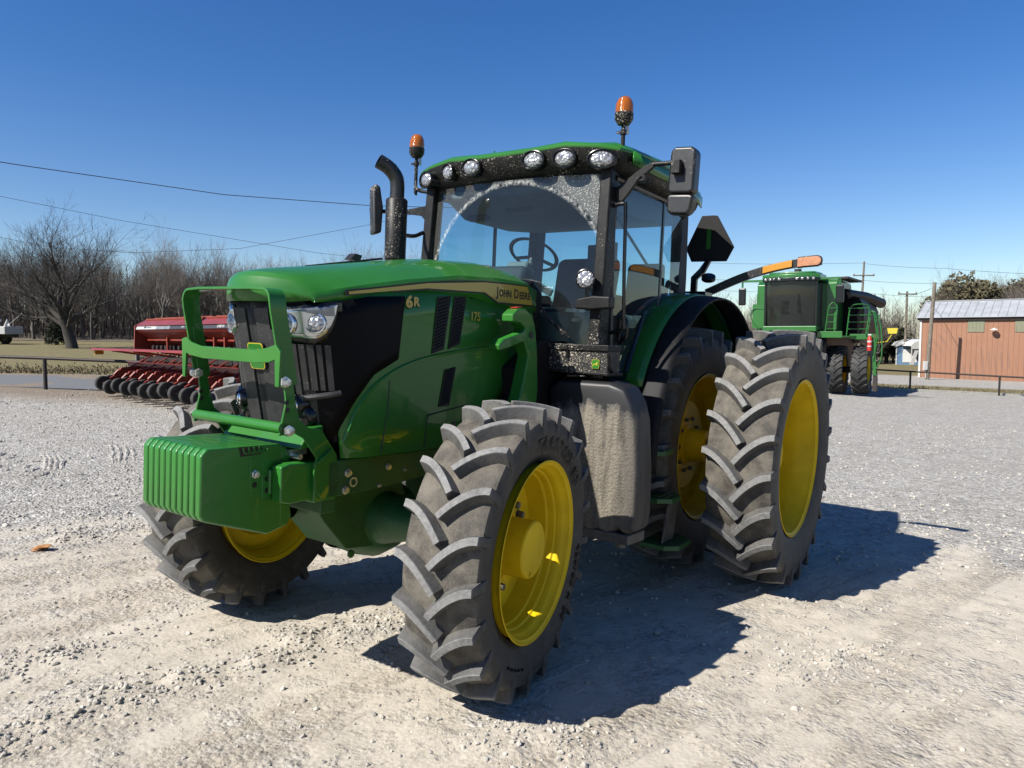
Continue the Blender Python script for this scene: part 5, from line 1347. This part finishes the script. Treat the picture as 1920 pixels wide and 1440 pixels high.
MB().box((L / 2, -.12, He + .02), (L + .5, .16, .20)).build('eave_trim', 'drill_dark', B)
for s, nm in ((1, 'roof'),):
    m = MB().prism([(-.35, He + .10), (Wd / 2, Hr + .12), (Wd + .35, He + .10), (Wd + .35, He + .16), (Wd / 2, Hr + .2), (-.35, He + .16)], 'yz', -.3, L + .3); ro = m.build('roof', 'roof_metal', B, smooth=0)
rr = MB()
for i in range(33):
    x = -.28 + i * (L + .5) / 32; rr.tube([(x, -.35, He + .17), (x, Wd / 2, Hr + .21)], .035, 5)
rr.build('roof_ribs', 'roof_metal', ro, smooth=0)
MB().box((L / 2, Wd / 2, Hr + .22), (L + .6, .3, .05)).build('ridge_cap', 'roof_metal', ro)
for x in (2.95, 5.85, 9.3):
    w0 = MB().box((x + .6, -.02, He - .52), (1.05, .05, .92)).build('window', 'green_fibreglass', B, smooth=0)
    mm = MB()
    for k in range(5): mm.box((x + .15 + k * .225, -.05, He - .52), (.03, .02, .92))
    mm.build('window_ribs', 'green_fibreglass', w0, smooth=0)
MB().tube([(4.7, -.02, He - .75), (4.7, -.35, He - .70)], .025, 6).lathe([(0, .03), (-.06, .08), (-.12, .24), (-.13, .24), (-.07, .07)], (4.7, -.42, He - .68), (0, -.2, 1), 18).build('wall_lamp', 'white_trim', B)
# the pole in front of it, with the meter box
pp = at(1738, 708, 51.5); pz = ground_z(pp.x, 51.5)
P_ = MB().tube([(0, 0, -.4), (.12, 0, 3.2), (.30, 0, 6.9)], [.15, .135, .11], 12); po = P_.build('utility_pole', 'pole_wood'); po.location = (pp.x, 51.5, pz)
tag(po, 'weathered bare wood pole without crossarms in front of the orange building', 'pole')
MB().box((-.22, -.12, 1.0), (.26, .16, .62)).tube([(-.22, -.12, .7), (-.15, -.1, .1)], .03, 6).build('meter_box', 'white_trim', po, bevel=.01)
# poles with crossarms further off
def cross_pole(u, D, vb, vt, label, arms, mat='pole_wood', lean=0):
    b = at(u, vb, D); top = at(u, vt, D); x = b.x; z0 = ground_z(x, D); h = top.z - z0
    o = MB().tube([(0, 0, -.3), (lean * h, 0, h)], [.19, .11], 9).build('utility_pole', mat); o.location = (x, D, z0); tag(o, label, 'utility pole')
    for f, wd, side in arms:
        a = MB().box((lean * h * f + side * wd * .25, -.12, h * f), (wd, .12, .14)); a.build('crossarm', mat, o)
        ins = MB()
        for k in ((-.46, .46) if not side else (-.2, .2, .46)): ins.lathe([(0, .05), (.05, .09), (.2, .06), (.25, .03)], (lean * h * f + side * wd * .25 + k * wd, -.12, h * f + (.07 if wd < 3 else -.55)), (0, 0, 1), 8).tube([(lean * h * f + side * wd * .25 + k * wd, -.12, h * f), (lean * h * f + side * wd * .25 + k * wd, -.12, h * f - .1)], .02, 5)
        ins.build('insulators', 'galvanised', o)
    return Vector((x + lean * h, D, z0 + h)), h
tp1, h1 = cross_pole(1610, 92, 640, 490, 'tall power pole with two crossarms rising above the combine', [(.86, 2.7, 0), (.66, 2.9, .3)], lean=.03)
tp2, h2 = cross_pole(1697, 84, 652, 546, 'shorter power pole with one crossarm between combine and blue shed', [(.96, 2.2, 0)])
cross_pole(1, 60, 640, 395, 'grey utility pole at the left edge before the woods', [], 'pole_wood')
def wire(label, pts, sag=0, r=.013, name='overhead_wire', grp=None):
    a = []
    for (p, q) in zip(pts, pts[1:]):
        for i in range(12): t = i / 12; v = Vector(p).lerp(Vector(q), t); v.z -= sag * 4 * t * (1 - t); a.append(v)
    a.append(Vector(pts[-1])); o = MB().tube(a, r, 5).build(name, 'wire'); tag(o, label, 'wire', grp)
wire('thick black overhead cable dropping from the upper left towards the exhaust stack', [at(-260, 262, 30), at(40, 310, 34), at(420, 365, 40), at(700, 386, 45), at(1100, 395, 55)], .0, .020)
wire('thin overhead wire sloping down across the sky above the big bare tree', [at(-200, 338, 44), at(0, 368, 46), at(230, 414, 50), at(600, 475, 60), at(900, 505, 75)], 0, .013)
wire('pale overhead wire passing in front of the big bare tree', [at(-100, 430, 38), at(0, 445, 40), at(100, 464, 40), at(250, 474, 42), at(450, 466, 42), at(700, 420, 44), at(900, 370, 46)], 0, .010)
for k, (l0, v) in enumerate((('topmost power line running right from the top of the tall power pole', 0), ('middle power line strung from the crossarms of the tall power pole', 1), ('lowest power line passing above the short power pole', 2))):
    v0 = (493, 525, 548)[k]; wire(l0, [at(1330, v0 - (0, 1, 4)[k], 100), at(1611, v0, 92), at(1770, v0 + (10, 6, 9)[k], 84), at(2050, v0 + (24, 16, 20)[k], 72)], .15, .018)
wire('service wire rising from the short power pole towards the bare wood pole', [at(1697, 556, 84), at(1746, 541, 51.5)], .1, .016)

# blue shed, white carport and the car beneath
sc0 = at(1680, 676, 84); S = empty('storage_shed', (sc0.x, 84, ground_z(sc0.x, 84) + .35), R_(-30)); tag(S, 'small blue shed with a white door and white roof edge', 'shed')
MB().prism([(0, -.6), (2.7, -.6), (2.7, 1.75), (1.35, 2.35), (0, 1.75)], 'xz', 0, 3.6).build('wall', 'shed_blue', S, smooth=0)
MB().prism([(-.15, 1.66), (-.15, 1.78), (1.35, 2.5), (2.85, 1.78), (2.85, 1.66), (1.35, 2.36)], 'xz', -.2, 3.7).build('roof', 'white_paint', S, smooth=0)
MB().box((1.38, -.03, .68), (1.45, .05, 1.5)).build('door', 'white_paint', S)
MB().box((.02, -.03, .6), (.12, .06, 2.2)).build('corner_trim', 'white_paint', S)
K = empty('carport', (at(1704, 676, 82).x, 82, ground_z(45, 82) + .3)); tag(K, 'white metal carport next to the blue shed', 'carport')
MB().prism([(0, 1.9), (.4, 2.3), (1.6, 2.65), (2.6, 2.65), (2.6, 2.55), (1.6, 2.55), (.4, 2.2), (.1, 1.85)], 'xz', -.3, 4).prism([(0, 1.9), (.4, 2.3), (1.6, 2.6), (2.6, 2.6), (2.6, 1.55), (.1, 1.55)], 'xz', -.32, -.28).build('roof', 'white_paint', K, smooth=0)
for x in (.15, 2.5): MB().box((x, -.25, .8), (.08, .08, 1.9)).build('post', 'white_paint', K)
MB().prism([(-.35, -.2), (.15, -.2), (.62, 1.4), (.25, 1.4)], 'xz', -.8, -.74).build('leaning_panel', 'white_paint', K, smooth=0)
V = empty('parked_car', (at(1720, 676, 83.5).x + .4, 84.5, ground_z(46, 84) + .25)); tag(V, 'dark blue car parked under the white carport', 'car')
plain('car_blue', (.02, .03, .06), .3, coat=.5)
MB().prism([(-.85, .35), (-.85, .85), (-.7, 1.0), (-.6, 1.45), (.6, 1.45), (.7, 1.0), (.85, .85), (.85, .35)], 'xz', 0, 4.2).build('body', 'car_blue', V, bevel=.06)
MB().prism([(-.6, 1.02), (-.52, 1.38), (.52, 1.38), (.6, 1.02)], 'xz', -.015, .02).build('windscreen', 'black_gloss', V)
MB().box((0, -.03, .6), (1.3, .05, .14)).build('bumper', 'silver_reflector', V)
for x in (-.75, .75): MB().lathe([(-.1, .2), (-.1, .32), (.1, .32), (.1, .2)], (x, .8, .32), (1, 0, 0), 18).build('wheel', 'small_tyre', V)

# white utility truck cut by the left edge of the picture
tc = at(-4, 654, 52); U_ = empty('utility_truck', (tc.x - 2.2, 52, ground_z(tc.x, 52))); tag(U_, 'white utility truck with a folded boom at the left edge', 'truck')
MB().prism([(-3.6, .55), (-3.6, 1.25), (-2.6, 1.35), (-2.1, 2.0), (-.9, 2.0), (-.9, .55)], 'xz', -.95, .95).build('cab', 'white_paint', U_, bevel=.06)
MB().box((1.35, 0, .98), (4.2, 1.95, .55)).box((1.0, -.7, 1.05), (2.4, .5, .75)).build('bed', 'white_paint', U_, bevel=.04)
MB().box((.2, 0, .6), (6.6, .8, .2)).build('chassis', 'drill_dark', U_)
MB().tube([(2.6, -.3, 1.2), (2.45, -.3, 1.55), (2.7, -.3, 1.75)], .11, 8).tube([(2.9, -.2, 1.2), (3.15, -.2, 1.75), (3.2, -.2, 1.3)], .09, 8).tube([(1.4, -.2, 1.3), (1.35, -.2, 1.7)], .12, 8).tube([(3.2, -.2, 1.4), (4.2, -.2, 2.2)], .02, 5).build('boom', 'white_paint', U_)
for x in (-2.5, 2.2):
    for y in (-.85, .85):
        wl_ = MB().lathe([(-.13, .22), (-.13, .40), (-.10, .43), (.10, .43), (.13, .40), (.13, .22)], (x, y, .43), (0, 1, 0), 24).build('wheel', 'small_tyre', U_)
        MB().lathe([(-.10, 0), (-.1, .2), (-.13, .23), (.13, .23)], (x, y, .43), (0, 1, 0), 20).build('rim', 'dirty_metal', wl_)

# ---------------------------------------------------------------- red grain drill
Dr = empty('grain_drill', gpt(-9.62, 18.35)); Dr.rotation_euler = (0, 0, math.atan2(-.669, .743)); Dr.scale = (.97, .97, .95); tag(Dr, 'long red grain drill with rows of raised black press wheels', 'seed drill')
DL = 7.0
# local: x along the machine (left end 0), y towards its far side, z up
def hopper(x0, x1, nm):
    o = MB().prism([(.74, 1.16), (.10, 1.62), (.06, 1.70), (.10, 1.80), (1.0, 1.80), (1.05, 1.66), (.84, 1.16)], 'yz', x0, x1).build(nm, 'drill_red', Dr, bevel=.012)
    MB().prism([(.05, 1.79), (.16, 1.86), (.34, 1.96), (.80, 2.0), (1.02, 1.84), (1.02, 1.80)], 'yz', x0 - .01, x1 + .01).build('lid', 'drill_red', o, bevel=.01)
    MB().box(((x0 + x1) / 2, .33, 1.965), (x1 - x0, .05, .03)).box(((x0 + x1) / 2, .55, 1.995), (x1 - x0, .04, .03)).build('lid_rib', 'drill_red', o)
    return o
h1 = hopper(.05, 3.35, 'hopper'); h2 = hopper(3.55, DL, 'hopper')
for x0, x1, m_ in ((.06, 1.3, 'stripe_silver'), (1.3, 2.1, 'galvanised'), (2.1, 3.34, 'stripe_dark'), (3.56, DL, 'stripe_dark')):
    MB().prism([(.052, 1.695), (.096, 1.798), (.090, 1.80), (.046, 1.695)], 'yz', x0, x1).build('stripe', m_, h1 if x0 < 3.4 else h2, smooth=0)
def drill_text(body, x, z, size, mat, par, bold=.001):
    v, f, wd = text_geo(body, size, bold, 1.1); m = MB(); m.add([(x + px, .0455 + (z + py - 1.695) * .43 - .004, z + py) for px, py in v], f); m.build('decal_lettering', mat, par, smooth=0, recalc=False); return wd
wd = drill_text('5500', .55, 1.725, .062, 'dark_letter', h1, .002); drill_text('SOYBEAN SPECIAL', .55 + wd + .05, 1.73, .030, 'dark_letter', h1)
drill_text('CASE IH', 4.55, 1.72, .085, 'white_paint', h2, .002); drill_text('CASE IH', 2.75, 1.73, .04, 'white_paint', h1, .001)
MB().box((3.45, .5, 1.5), (.2, .8, .7)).build('hopper_bracket', 'drill_dark', Dr)
MB().prism([(.0, 1.14), (1.08, 1.14), (1.08, 1.8), (.8, 2.0), (.34, 1.96), (.03, 1.8)], 'yz', .0, .045).build('end_plate', 'drill_red', Dr)
MB().box((-.08, .12, 1.0), (.06, .10, 1.4)).build('stand_post', 'galvanised', Dr, bevel=.01)
MB().box((DL / 2, .28, 1.42), (DL - .5, .04, .04)).build('seed_rail', 'drill_red', Dr)
for x in (1.6, 3.4, 4.1, 4.6, 6.0): MB().box((x, .22, 1.28), (.05, .06, .42)).build('hopper_strut', 'drill_red', Dr)
mt = MB(); rg2 = random.Random(2)
for i in range(26):
    x = .3 + i * .26; mt.cyl((x, .36, 1.22), (0, 1, 0), .2, .06, 10).tube([(x, .5, 1.2), (x + .05, .45, .95), (x, .35, .75)], .022, 6)
mt.box((DL / 2, .62, 1.2), (DL, .2, .16)).box((DL / 2, .4, .92), (DL, .5, .10)).build('seed_meters', 'drill_dark', Dr)
stp2 = MB().prism([(-.95, 1.16), (-.90, 1.21), (-.52, 1.20), (-.50, 1.15)], 'yz', -.35, DL).build('walkboard', 'drill_red', Dr, bevel=.008)
MB().box((-.28, -.75, 1.1), (.1, .2, .12)).build('reflector', 'amber_reflector', stp2)
for x in (.2, 1.6, 3.2, 5.0, 6.6): MB().tube([(x, -.6, 1.15), (x, .4, .98)], .03, 6).build('board_bracket', 'drill_red', Dr)
MB().box((DL / 2, .3, .80), (DL, .16, .14)).box((DL / 2, -.1, .78), (DL, .12, .12)).box((DL / 2, .9, .80), (DL, .14, .14)).build('frame_beam', 'drill_red', Dr, bevel=.01)
ru0 = None
for i in range(25):
    xo = .42 + i * .262; yo = -.12 if i % 2 else .14
    if ru0 is None:
        m = MB().prism([(.35, .66), (.35, .76), (-.45, .68), (-.52, .58), (-.45, .52)], 'yz', -.035, .035).prism([(-.42, .60), (-.50, .56), (-.85, .36), (-.80, .30), (-.44, .50)], 'yz', -.03, .03).tube([(0, .25, .95), (0, -.35, .62)], .02, 6).tube([(0, -.5, .62), (0, -.62, .5)], .035, 6)
        ru0 = m.build('row_unit', 'drill_red', Dr, bevel=.004); r_ = ru0
        pw = MB().lathe([(-.06, .10), (-.07, .15), (-.055, .178), (.055, .178), (.07, .15), (.06, .10)], (.085, -.90, .315), (1, 0, 0), 24).build('press_wheel', 'small_tyre', ru0)
        MB().lathe([(-.05, .03), (-.045, .105), (.045, .105), (.05, .03)], (.085, -.90, .315), (1, 0, 0), 18).build('opener_disc', 'drill_dark', ru0)
        MB().lathe([(-.012, 0), (-.012, .19), (.012, .19), (.012, 0)], (-.06, -.1, .28), (1, .1, 0), 24).build('coulter_disc', 'drill_dark', ru0)
    else: r_ = copy_tree(ru0, Dr)
    r_.location = (xo, yo, rg2.uniform(-.05, .04))
for x in (1.2, 5.8):
    tw = MB().lathe([(-.16, .26), (-.17, .42), (-.13, .47), (.13, .47), (.17, .42), (.16, .26)], (x, 1.15, .46), (1, 0, 0), 30).build('transport_wheel', 'small_tyre', Dr)
    MB().lathe([(-.1, 0), (-.1, .24), (-.16, .27), (.16, .27)], (x, 1.15, .46), (1, 0, 0), 24).build('rim', 'stripe_silver', tw)
MB().prism([(2.9, 1.0), (3.5, 3.4), (4.1, 1.0)], 'xy', .72, .82).build('drawbar', 'drill_red', Dr)

# ---------------------------------------------------------------- combine
a_ = R_(33); Cb = empty('combine_harvester', gpt(12.25, 30.95)); tag(Cb, 'big green combine harvester parked behind the tractor without its header', 'combine')
Cb.rotation_euler = (0, 0, math.atan2(-math.cos(a_), -math.sin(a_)))
def cwheel(y):
    W_ = empty('drive_wheel', (0, y, .985), parent=Cb); o = tyre('tyre', 1.0, .60, .55, 22, .055, W_, .27, .05, phase=y)
    o.data.materials[0] = MATS['clean_tyre']
    MB().lathe([(h * (1 if y > 0 else -1), r) for h, r in [(.25, .57), (.23, .55), (.1, .52), (-.05, .50), (-.06, .2), (-.06, 0), (-.08, .5), (-.25, .57), (.25, .575)]], n=48).build('rim', 'yellow_paint', W_)
plain('clean_tyre', (.030, .030, .030), .7, var=.5, vscale=9, bump=.3, bscale=60, dust=.35)
for y in (1.62, 2.52, -1.62, -2.52): cwheel(y)
MB().tube([(0, -2.6, .98), (0, 2.6, .98)], .13, 14).box((0, 0, 1.1), (.7, 2.4, .6)).build('axle', 'matte_black', Cb)
MB().prism([(1.0, 1.3), (1.7, 1.35), (1.9, .95), (2.3, .5), (2.1, .4), (1.0, .9)], 'xz', -.75, .75).build('feeder_house', 'combine_green', Cb, bevel=.02)
MB().prism([(1.2, 1.35), (1.2, 2.62), (-6.2, 2.62), (-6.6, 2.0), (-5.5, .9), (-1.0, 1.0)], 'xz', -1.35, 1.35).build('lower_body', 'panel_black', Cb, bevel=.03)
MB().prism([(.55, 2.6), (.55, 4.55), (.30, 4.72), (-2.9, 4.72), (-3.2, 4.55), (-3.2, 2.6)], 'xz', -1.60, 1.60).build('grain_tank', 'combine_green', Cb, bevel=.04)
MB().prism([(1.55, 2.35), (2.30, 2.4), (2.42, 2.7), (2.42, 3.5), (2.25, 3.95), (1.55, 4.25)], 'yz', -6.0, -.9).build('side_shield', 'panel_black', Cb, bevel=.05)
MB().prism([(-3.2, 2.6), (-3.2, 4.0), (-5.8, 3.9), (-6.6, 3.2), (-6.6, 2.0)], 'xz', -1.55, 1.62).build('engine_hood', 'panel_black', Cb, bevel=.1)
MB().tube([(-.3, 1.75, 4.10), (-3.4, 2.15, 4.1), (-6.6, 2.45, 3.95)], .24, 16).build('unloading_auger', 'panel_black', Cb)
MB().prism([(.2, 1.55), (.3, 1.95), (-2.6, 2.1), (-2.6, 1.6)], 'xy', 4.72, 4.80).build('tank_flap', 'drill_dark', Cb)
MB().box((-1.2, -1.62, 3.4), (3.2, .06, 1.6)).build('side_panel', 'combine_green', Cb)
# cab
gl_ = []
for i in range(9):
    z = 2.78 + 1.82 * i / 8; gl_.append([(1.62 + .22 * (1 - (j / 8 - 1) ** 2) - .10 * (1 - i / 8) ** 2, .98 * (j / 8 - 1), z) for j in range(17)])
MB().grid(gl_).build('windscreen', 'combine_glass', Cb, recalc=False)
for s in (1, -1):
    MB().box((1.60, .99 * s, 3.68), (.10, .08, 1.9)).box((.62, 1.0 * s, 3.68), (.12, .08, 1.9)).build('cab_post', 'black_gloss', Cb, bevel=.01)
    m = MB(); m.add([(1.56, 1.0 * s, 2.80), (.66, 1.0 * s, 2.80), (.66, 1.0 * s, 4.55), (1.56, 1.0 * s, 4.55)], [(0, 1, 2, 3)]); m.build('side_window', 'combine_glass', Cb, smooth=0, recalc=False)
MB().box((1.2, 0, 2.66), (1.2, 2.1, .24)).build('cab_base', 'combine_green', Cb, bevel=.04)
MB().prism([(1.70, -1.12), (1.94, -.6), (1.98, 0), (1.94, .6), (1.70, 1.12), (.4, 1.15), (.4, -1.15)], 'xy', 4.62, 4.88).prism([(1.5, -.9), (1.7, 0), (1.5, .9), (.4, 1.0), (.4, -1.0)], 'xy', 4.88, 4.98).build('cab_roof', 'combine_green', Cb, bevel=.05, seg=3)
MB().prism([(1.72, -1.1), (1.96, -.6), (2.0, 0), (1.96, .6), (1.72, 1.1), (1.6, 1.1), (1.6, -1.1)], 'xy', 4.58, 4.72).build('lamp_visor', 'black_gloss', Cb, bevel=.02)
for y in (-.95, -.76, -.58, -.38, .30, .50, .70, .90):
    x = 2.0 - .26 * (abs(y) / 1.1) ** 2.2; lo = MB().lathe([(-.05, .075), (.0, .085), (.02, .08), (.01, 0)], (x, y, 4.68), (1, 0, -.1), 16).build('cab_lamp', 'black_gloss', Cb)
    MB().lathe([(.012, .066), (.024, .04), (.026, 0)], (x, y, 4.68), (1, 0, -.1), 14).build('lens', 'lamp_lens', lo)
for s, yl in ((-1, -1.95), (1, 1.85)):
    ma = MB().prism([(1.62, .9 * s), (1.62, 1.1 * s), (1.66, yl), (1.56, yl), (1.3, 1.1 * s)], 'xy', 4.62, 4.70).tube([(1.6, yl, 4.66), (1.6, yl, 4.40)], .04, 8).build('mirror_arm', 'combine_green', Cb)
    MB().box((1.6, yl, 4.02), (.14, .30, .72)).build('mirror', 'black_gloss', ma, bevel=.05)
MB().tube([(1.5, .1, 4.98), (1.5, .1, 5.35)], .01, 5).tube([(1.4, .35, 4.98), (1.4, .35, 5.3)], .01, 5).cyl((1.3, .2, 4.98), (0, 0, 1), .12, .12, 14).build('antenna', 'black_trim', Cb)
MB().lathe([(0, .05), (.35, .05), (.4, .02)], (1.35, -.05, 2.9), (0, 0, 1), 10).box((.85, 0, 3.1), (.5, .6, .9)).lathe([(0, .2), (.02, .22), (.04, .2)], (1.30, -.05, 3.35), (-.4, 0, 1), 20).box((1.2, -.05, 2.84), (.4, .9, .1)).build('cab_seat', 'cab_grey', Cb, bevel=.04)
MB().box((.2, 1.30, 4.28), (.5, .64, .9)).build('tank_corner', 'combine_green', Cb, bevel=.05)
MB().box((.46, 1.35, 4.15), (.03, .34, .48)).build('tank_window', 'black_gloss', Cb, bevel=.02)
# platform, ladders, rails
MB().prism([(1.4, 1.0), (1.4, 1.75), (-.2, 2.9), (-2.0, 2.9), (-2.0, 1.0)], 'xy', 2.30, 2.38).prism([(1.42, 1.02), (1.42, 1.95), (1.36, 1.95), (1.36, 1.02)], 'xy', 2.30, 2.56).box((.1, 2.55, 2.34), (.9, .9, .22)).build('platform', 'combine_green', Cb, bevel=.01)
def rail_set(pts, r=.024): return MB().tube(smooth_path(pts, 5), r, 8)
l1 = rail_set([(1.30, 1.28, 2.38), (1.25, 1.38, 3.4), (1.22, 1.45, 3.62), (1.2, 1.55, 3.70), (1.18, 1.65, 3.62), (1.2, 1.70, 3.4), (1.25, 1.62, 2.38)])
for k in range(4): z = 2.65 + k * .28; l1.tube([(1.28, 1.30 + .03 * k, z), (1.25, 1.63 + .02 * k, z)], .018, 6)
l1.build('side_rail', 'combine_green', Cb)
l2 = rail_set([(.7, 2.0, 2.35), (.55, 2.05, 3.2), (.5, 2.1, 3.52), (.45, 2.25, 3.64), (.35, 2.6, 3.64), (.3, 2.75, 3.5), (.35, 2.75, 3.1), (.5, 2.7, 2.35)])
for k in range(4): z = 2.65 + k * .28; l2.tube([(.65 - .03 * k, 2.02, z), (.45 - .02 * k, 2.72, z)], .02, 6)
l2.build('platform_rail', 'combine_green', Cb)
ld = MB()
for x in (.55, .15): ld.prism([(3.02, .75), (3.12, .75), (3.05, 2.3), (2.9, 2.3)], 'yz', x, x + .03)
ld.build_each('ladder_stile', 'combine_green', Cb)
bs = MB().prism([(3.0, .15), (3.15, .15), (3.13, .80), (3.0, .80)], 'yz', .15, .58); lo_ = bs.build('ladder_foot', 'drill_dark', Cb)
for z in (.2, .50, .80, 1.1, 1.4, 1.7, 2.0): MB().box((.36, 3.06, z), (.40, .16, .03)).build('ladder_tread', 'galvanised', Cb)
for x in (.62, .12):
    rail_set([(x, 3.0, 1.4), (x, 3.10, 2.2), (x, 3.0, 3.1), (x, 2.92, 3.35), (x - .05, 2.80, 3.2), (x, 2.70, 2.4)]).build('ladder_rail', 'combine_green', Cb)
rail_set([(.62, 3.15, 1.1), (.66, 3.3, 1.6), (.62, 3.25, 2.6), (.5, 3.1, 3.25)]).build('ladder_rail', 'combine_green', Cb)
fe = empty('fire_extinguisher', parent=None); fe.parent = Cb
MB().lathe([(0, .0), (0, .085), (.50, .085), (.56, .05), (.60, .03), (.62, 0)], (.72, 2.86, 1.78), (0, 0, 1), 18).build('cylinder', 'red_sticker', fe)
MB().lathe([(.16, .087), (.20, .087)], (.72, 2.86, 1.78), (0, 0, 1), 18).lathe([(.34, .087), (.40, .087)], (.72, 2.86, 1.78), (0, 0, 1), 18).box((.72, 2.86, 2.42), (.08, .12, .05)).build('bands', 'white_paint', fe)
MB().tube([(.4, 3.1, 2.1), (.4, 3.45, 2.15), (.35, 3.62, 2.45)], .02, 6).prism([(3.48, 2.46), (3.78, 2.46), (3.82, 2.68), (3.44, 2.68)], 'yz', .3, .42).build('marker_lamp', 'yellow_emblem', Cb)
MB().box((1.42, -1.3, 3.2), (.05, .5, 1.0)).tube(smooth_path([(1.45, -1.15, 2.5), (1.5, -1.6, 3.1), (1.48, -1.5, 3.5), (1.45, -1.1, 3.5)], 4), .02, 6).build('left_panel', 'combine_green', Cb)

# ---------------------------------------------------------------- base colours scaled down under the raised exposure, to deepen the shade
TONE = .54
def tone(m, k):
    b = m.node_tree.nodes.get('Principled BSDF')
    if b is None or not b.outputs[0].is_linked or b.inputs['Metallic'].default_value > .5: return
    s = b.inputs['Base Color']
    if s.is_linked:
        n = m.node_tree.nodes.new('ShaderNodeMix'); n.data_type = 'RGBA'; n.blend_type = 'MULTIPLY'; n.inputs[0].default_value = 1; n.inputs[7].default_value = (k, k, k, 1)
        src = s.links[0].from_socket; m.node_tree.links.new(src, n.inputs[6]); m.node_tree.links.new(n.outputs[2], s)
    else: c = s.default_value; s.default_value = (c[0] * k, c[1] * k, c[2] * k, 1)
for m in MATS.values(): tone(m, .62 if m.name == 'yard_ground' else .70 if m.name in ('stone_pale', 'stone_grey') else .70 if m.name == 'yellow_paint' else TONE)
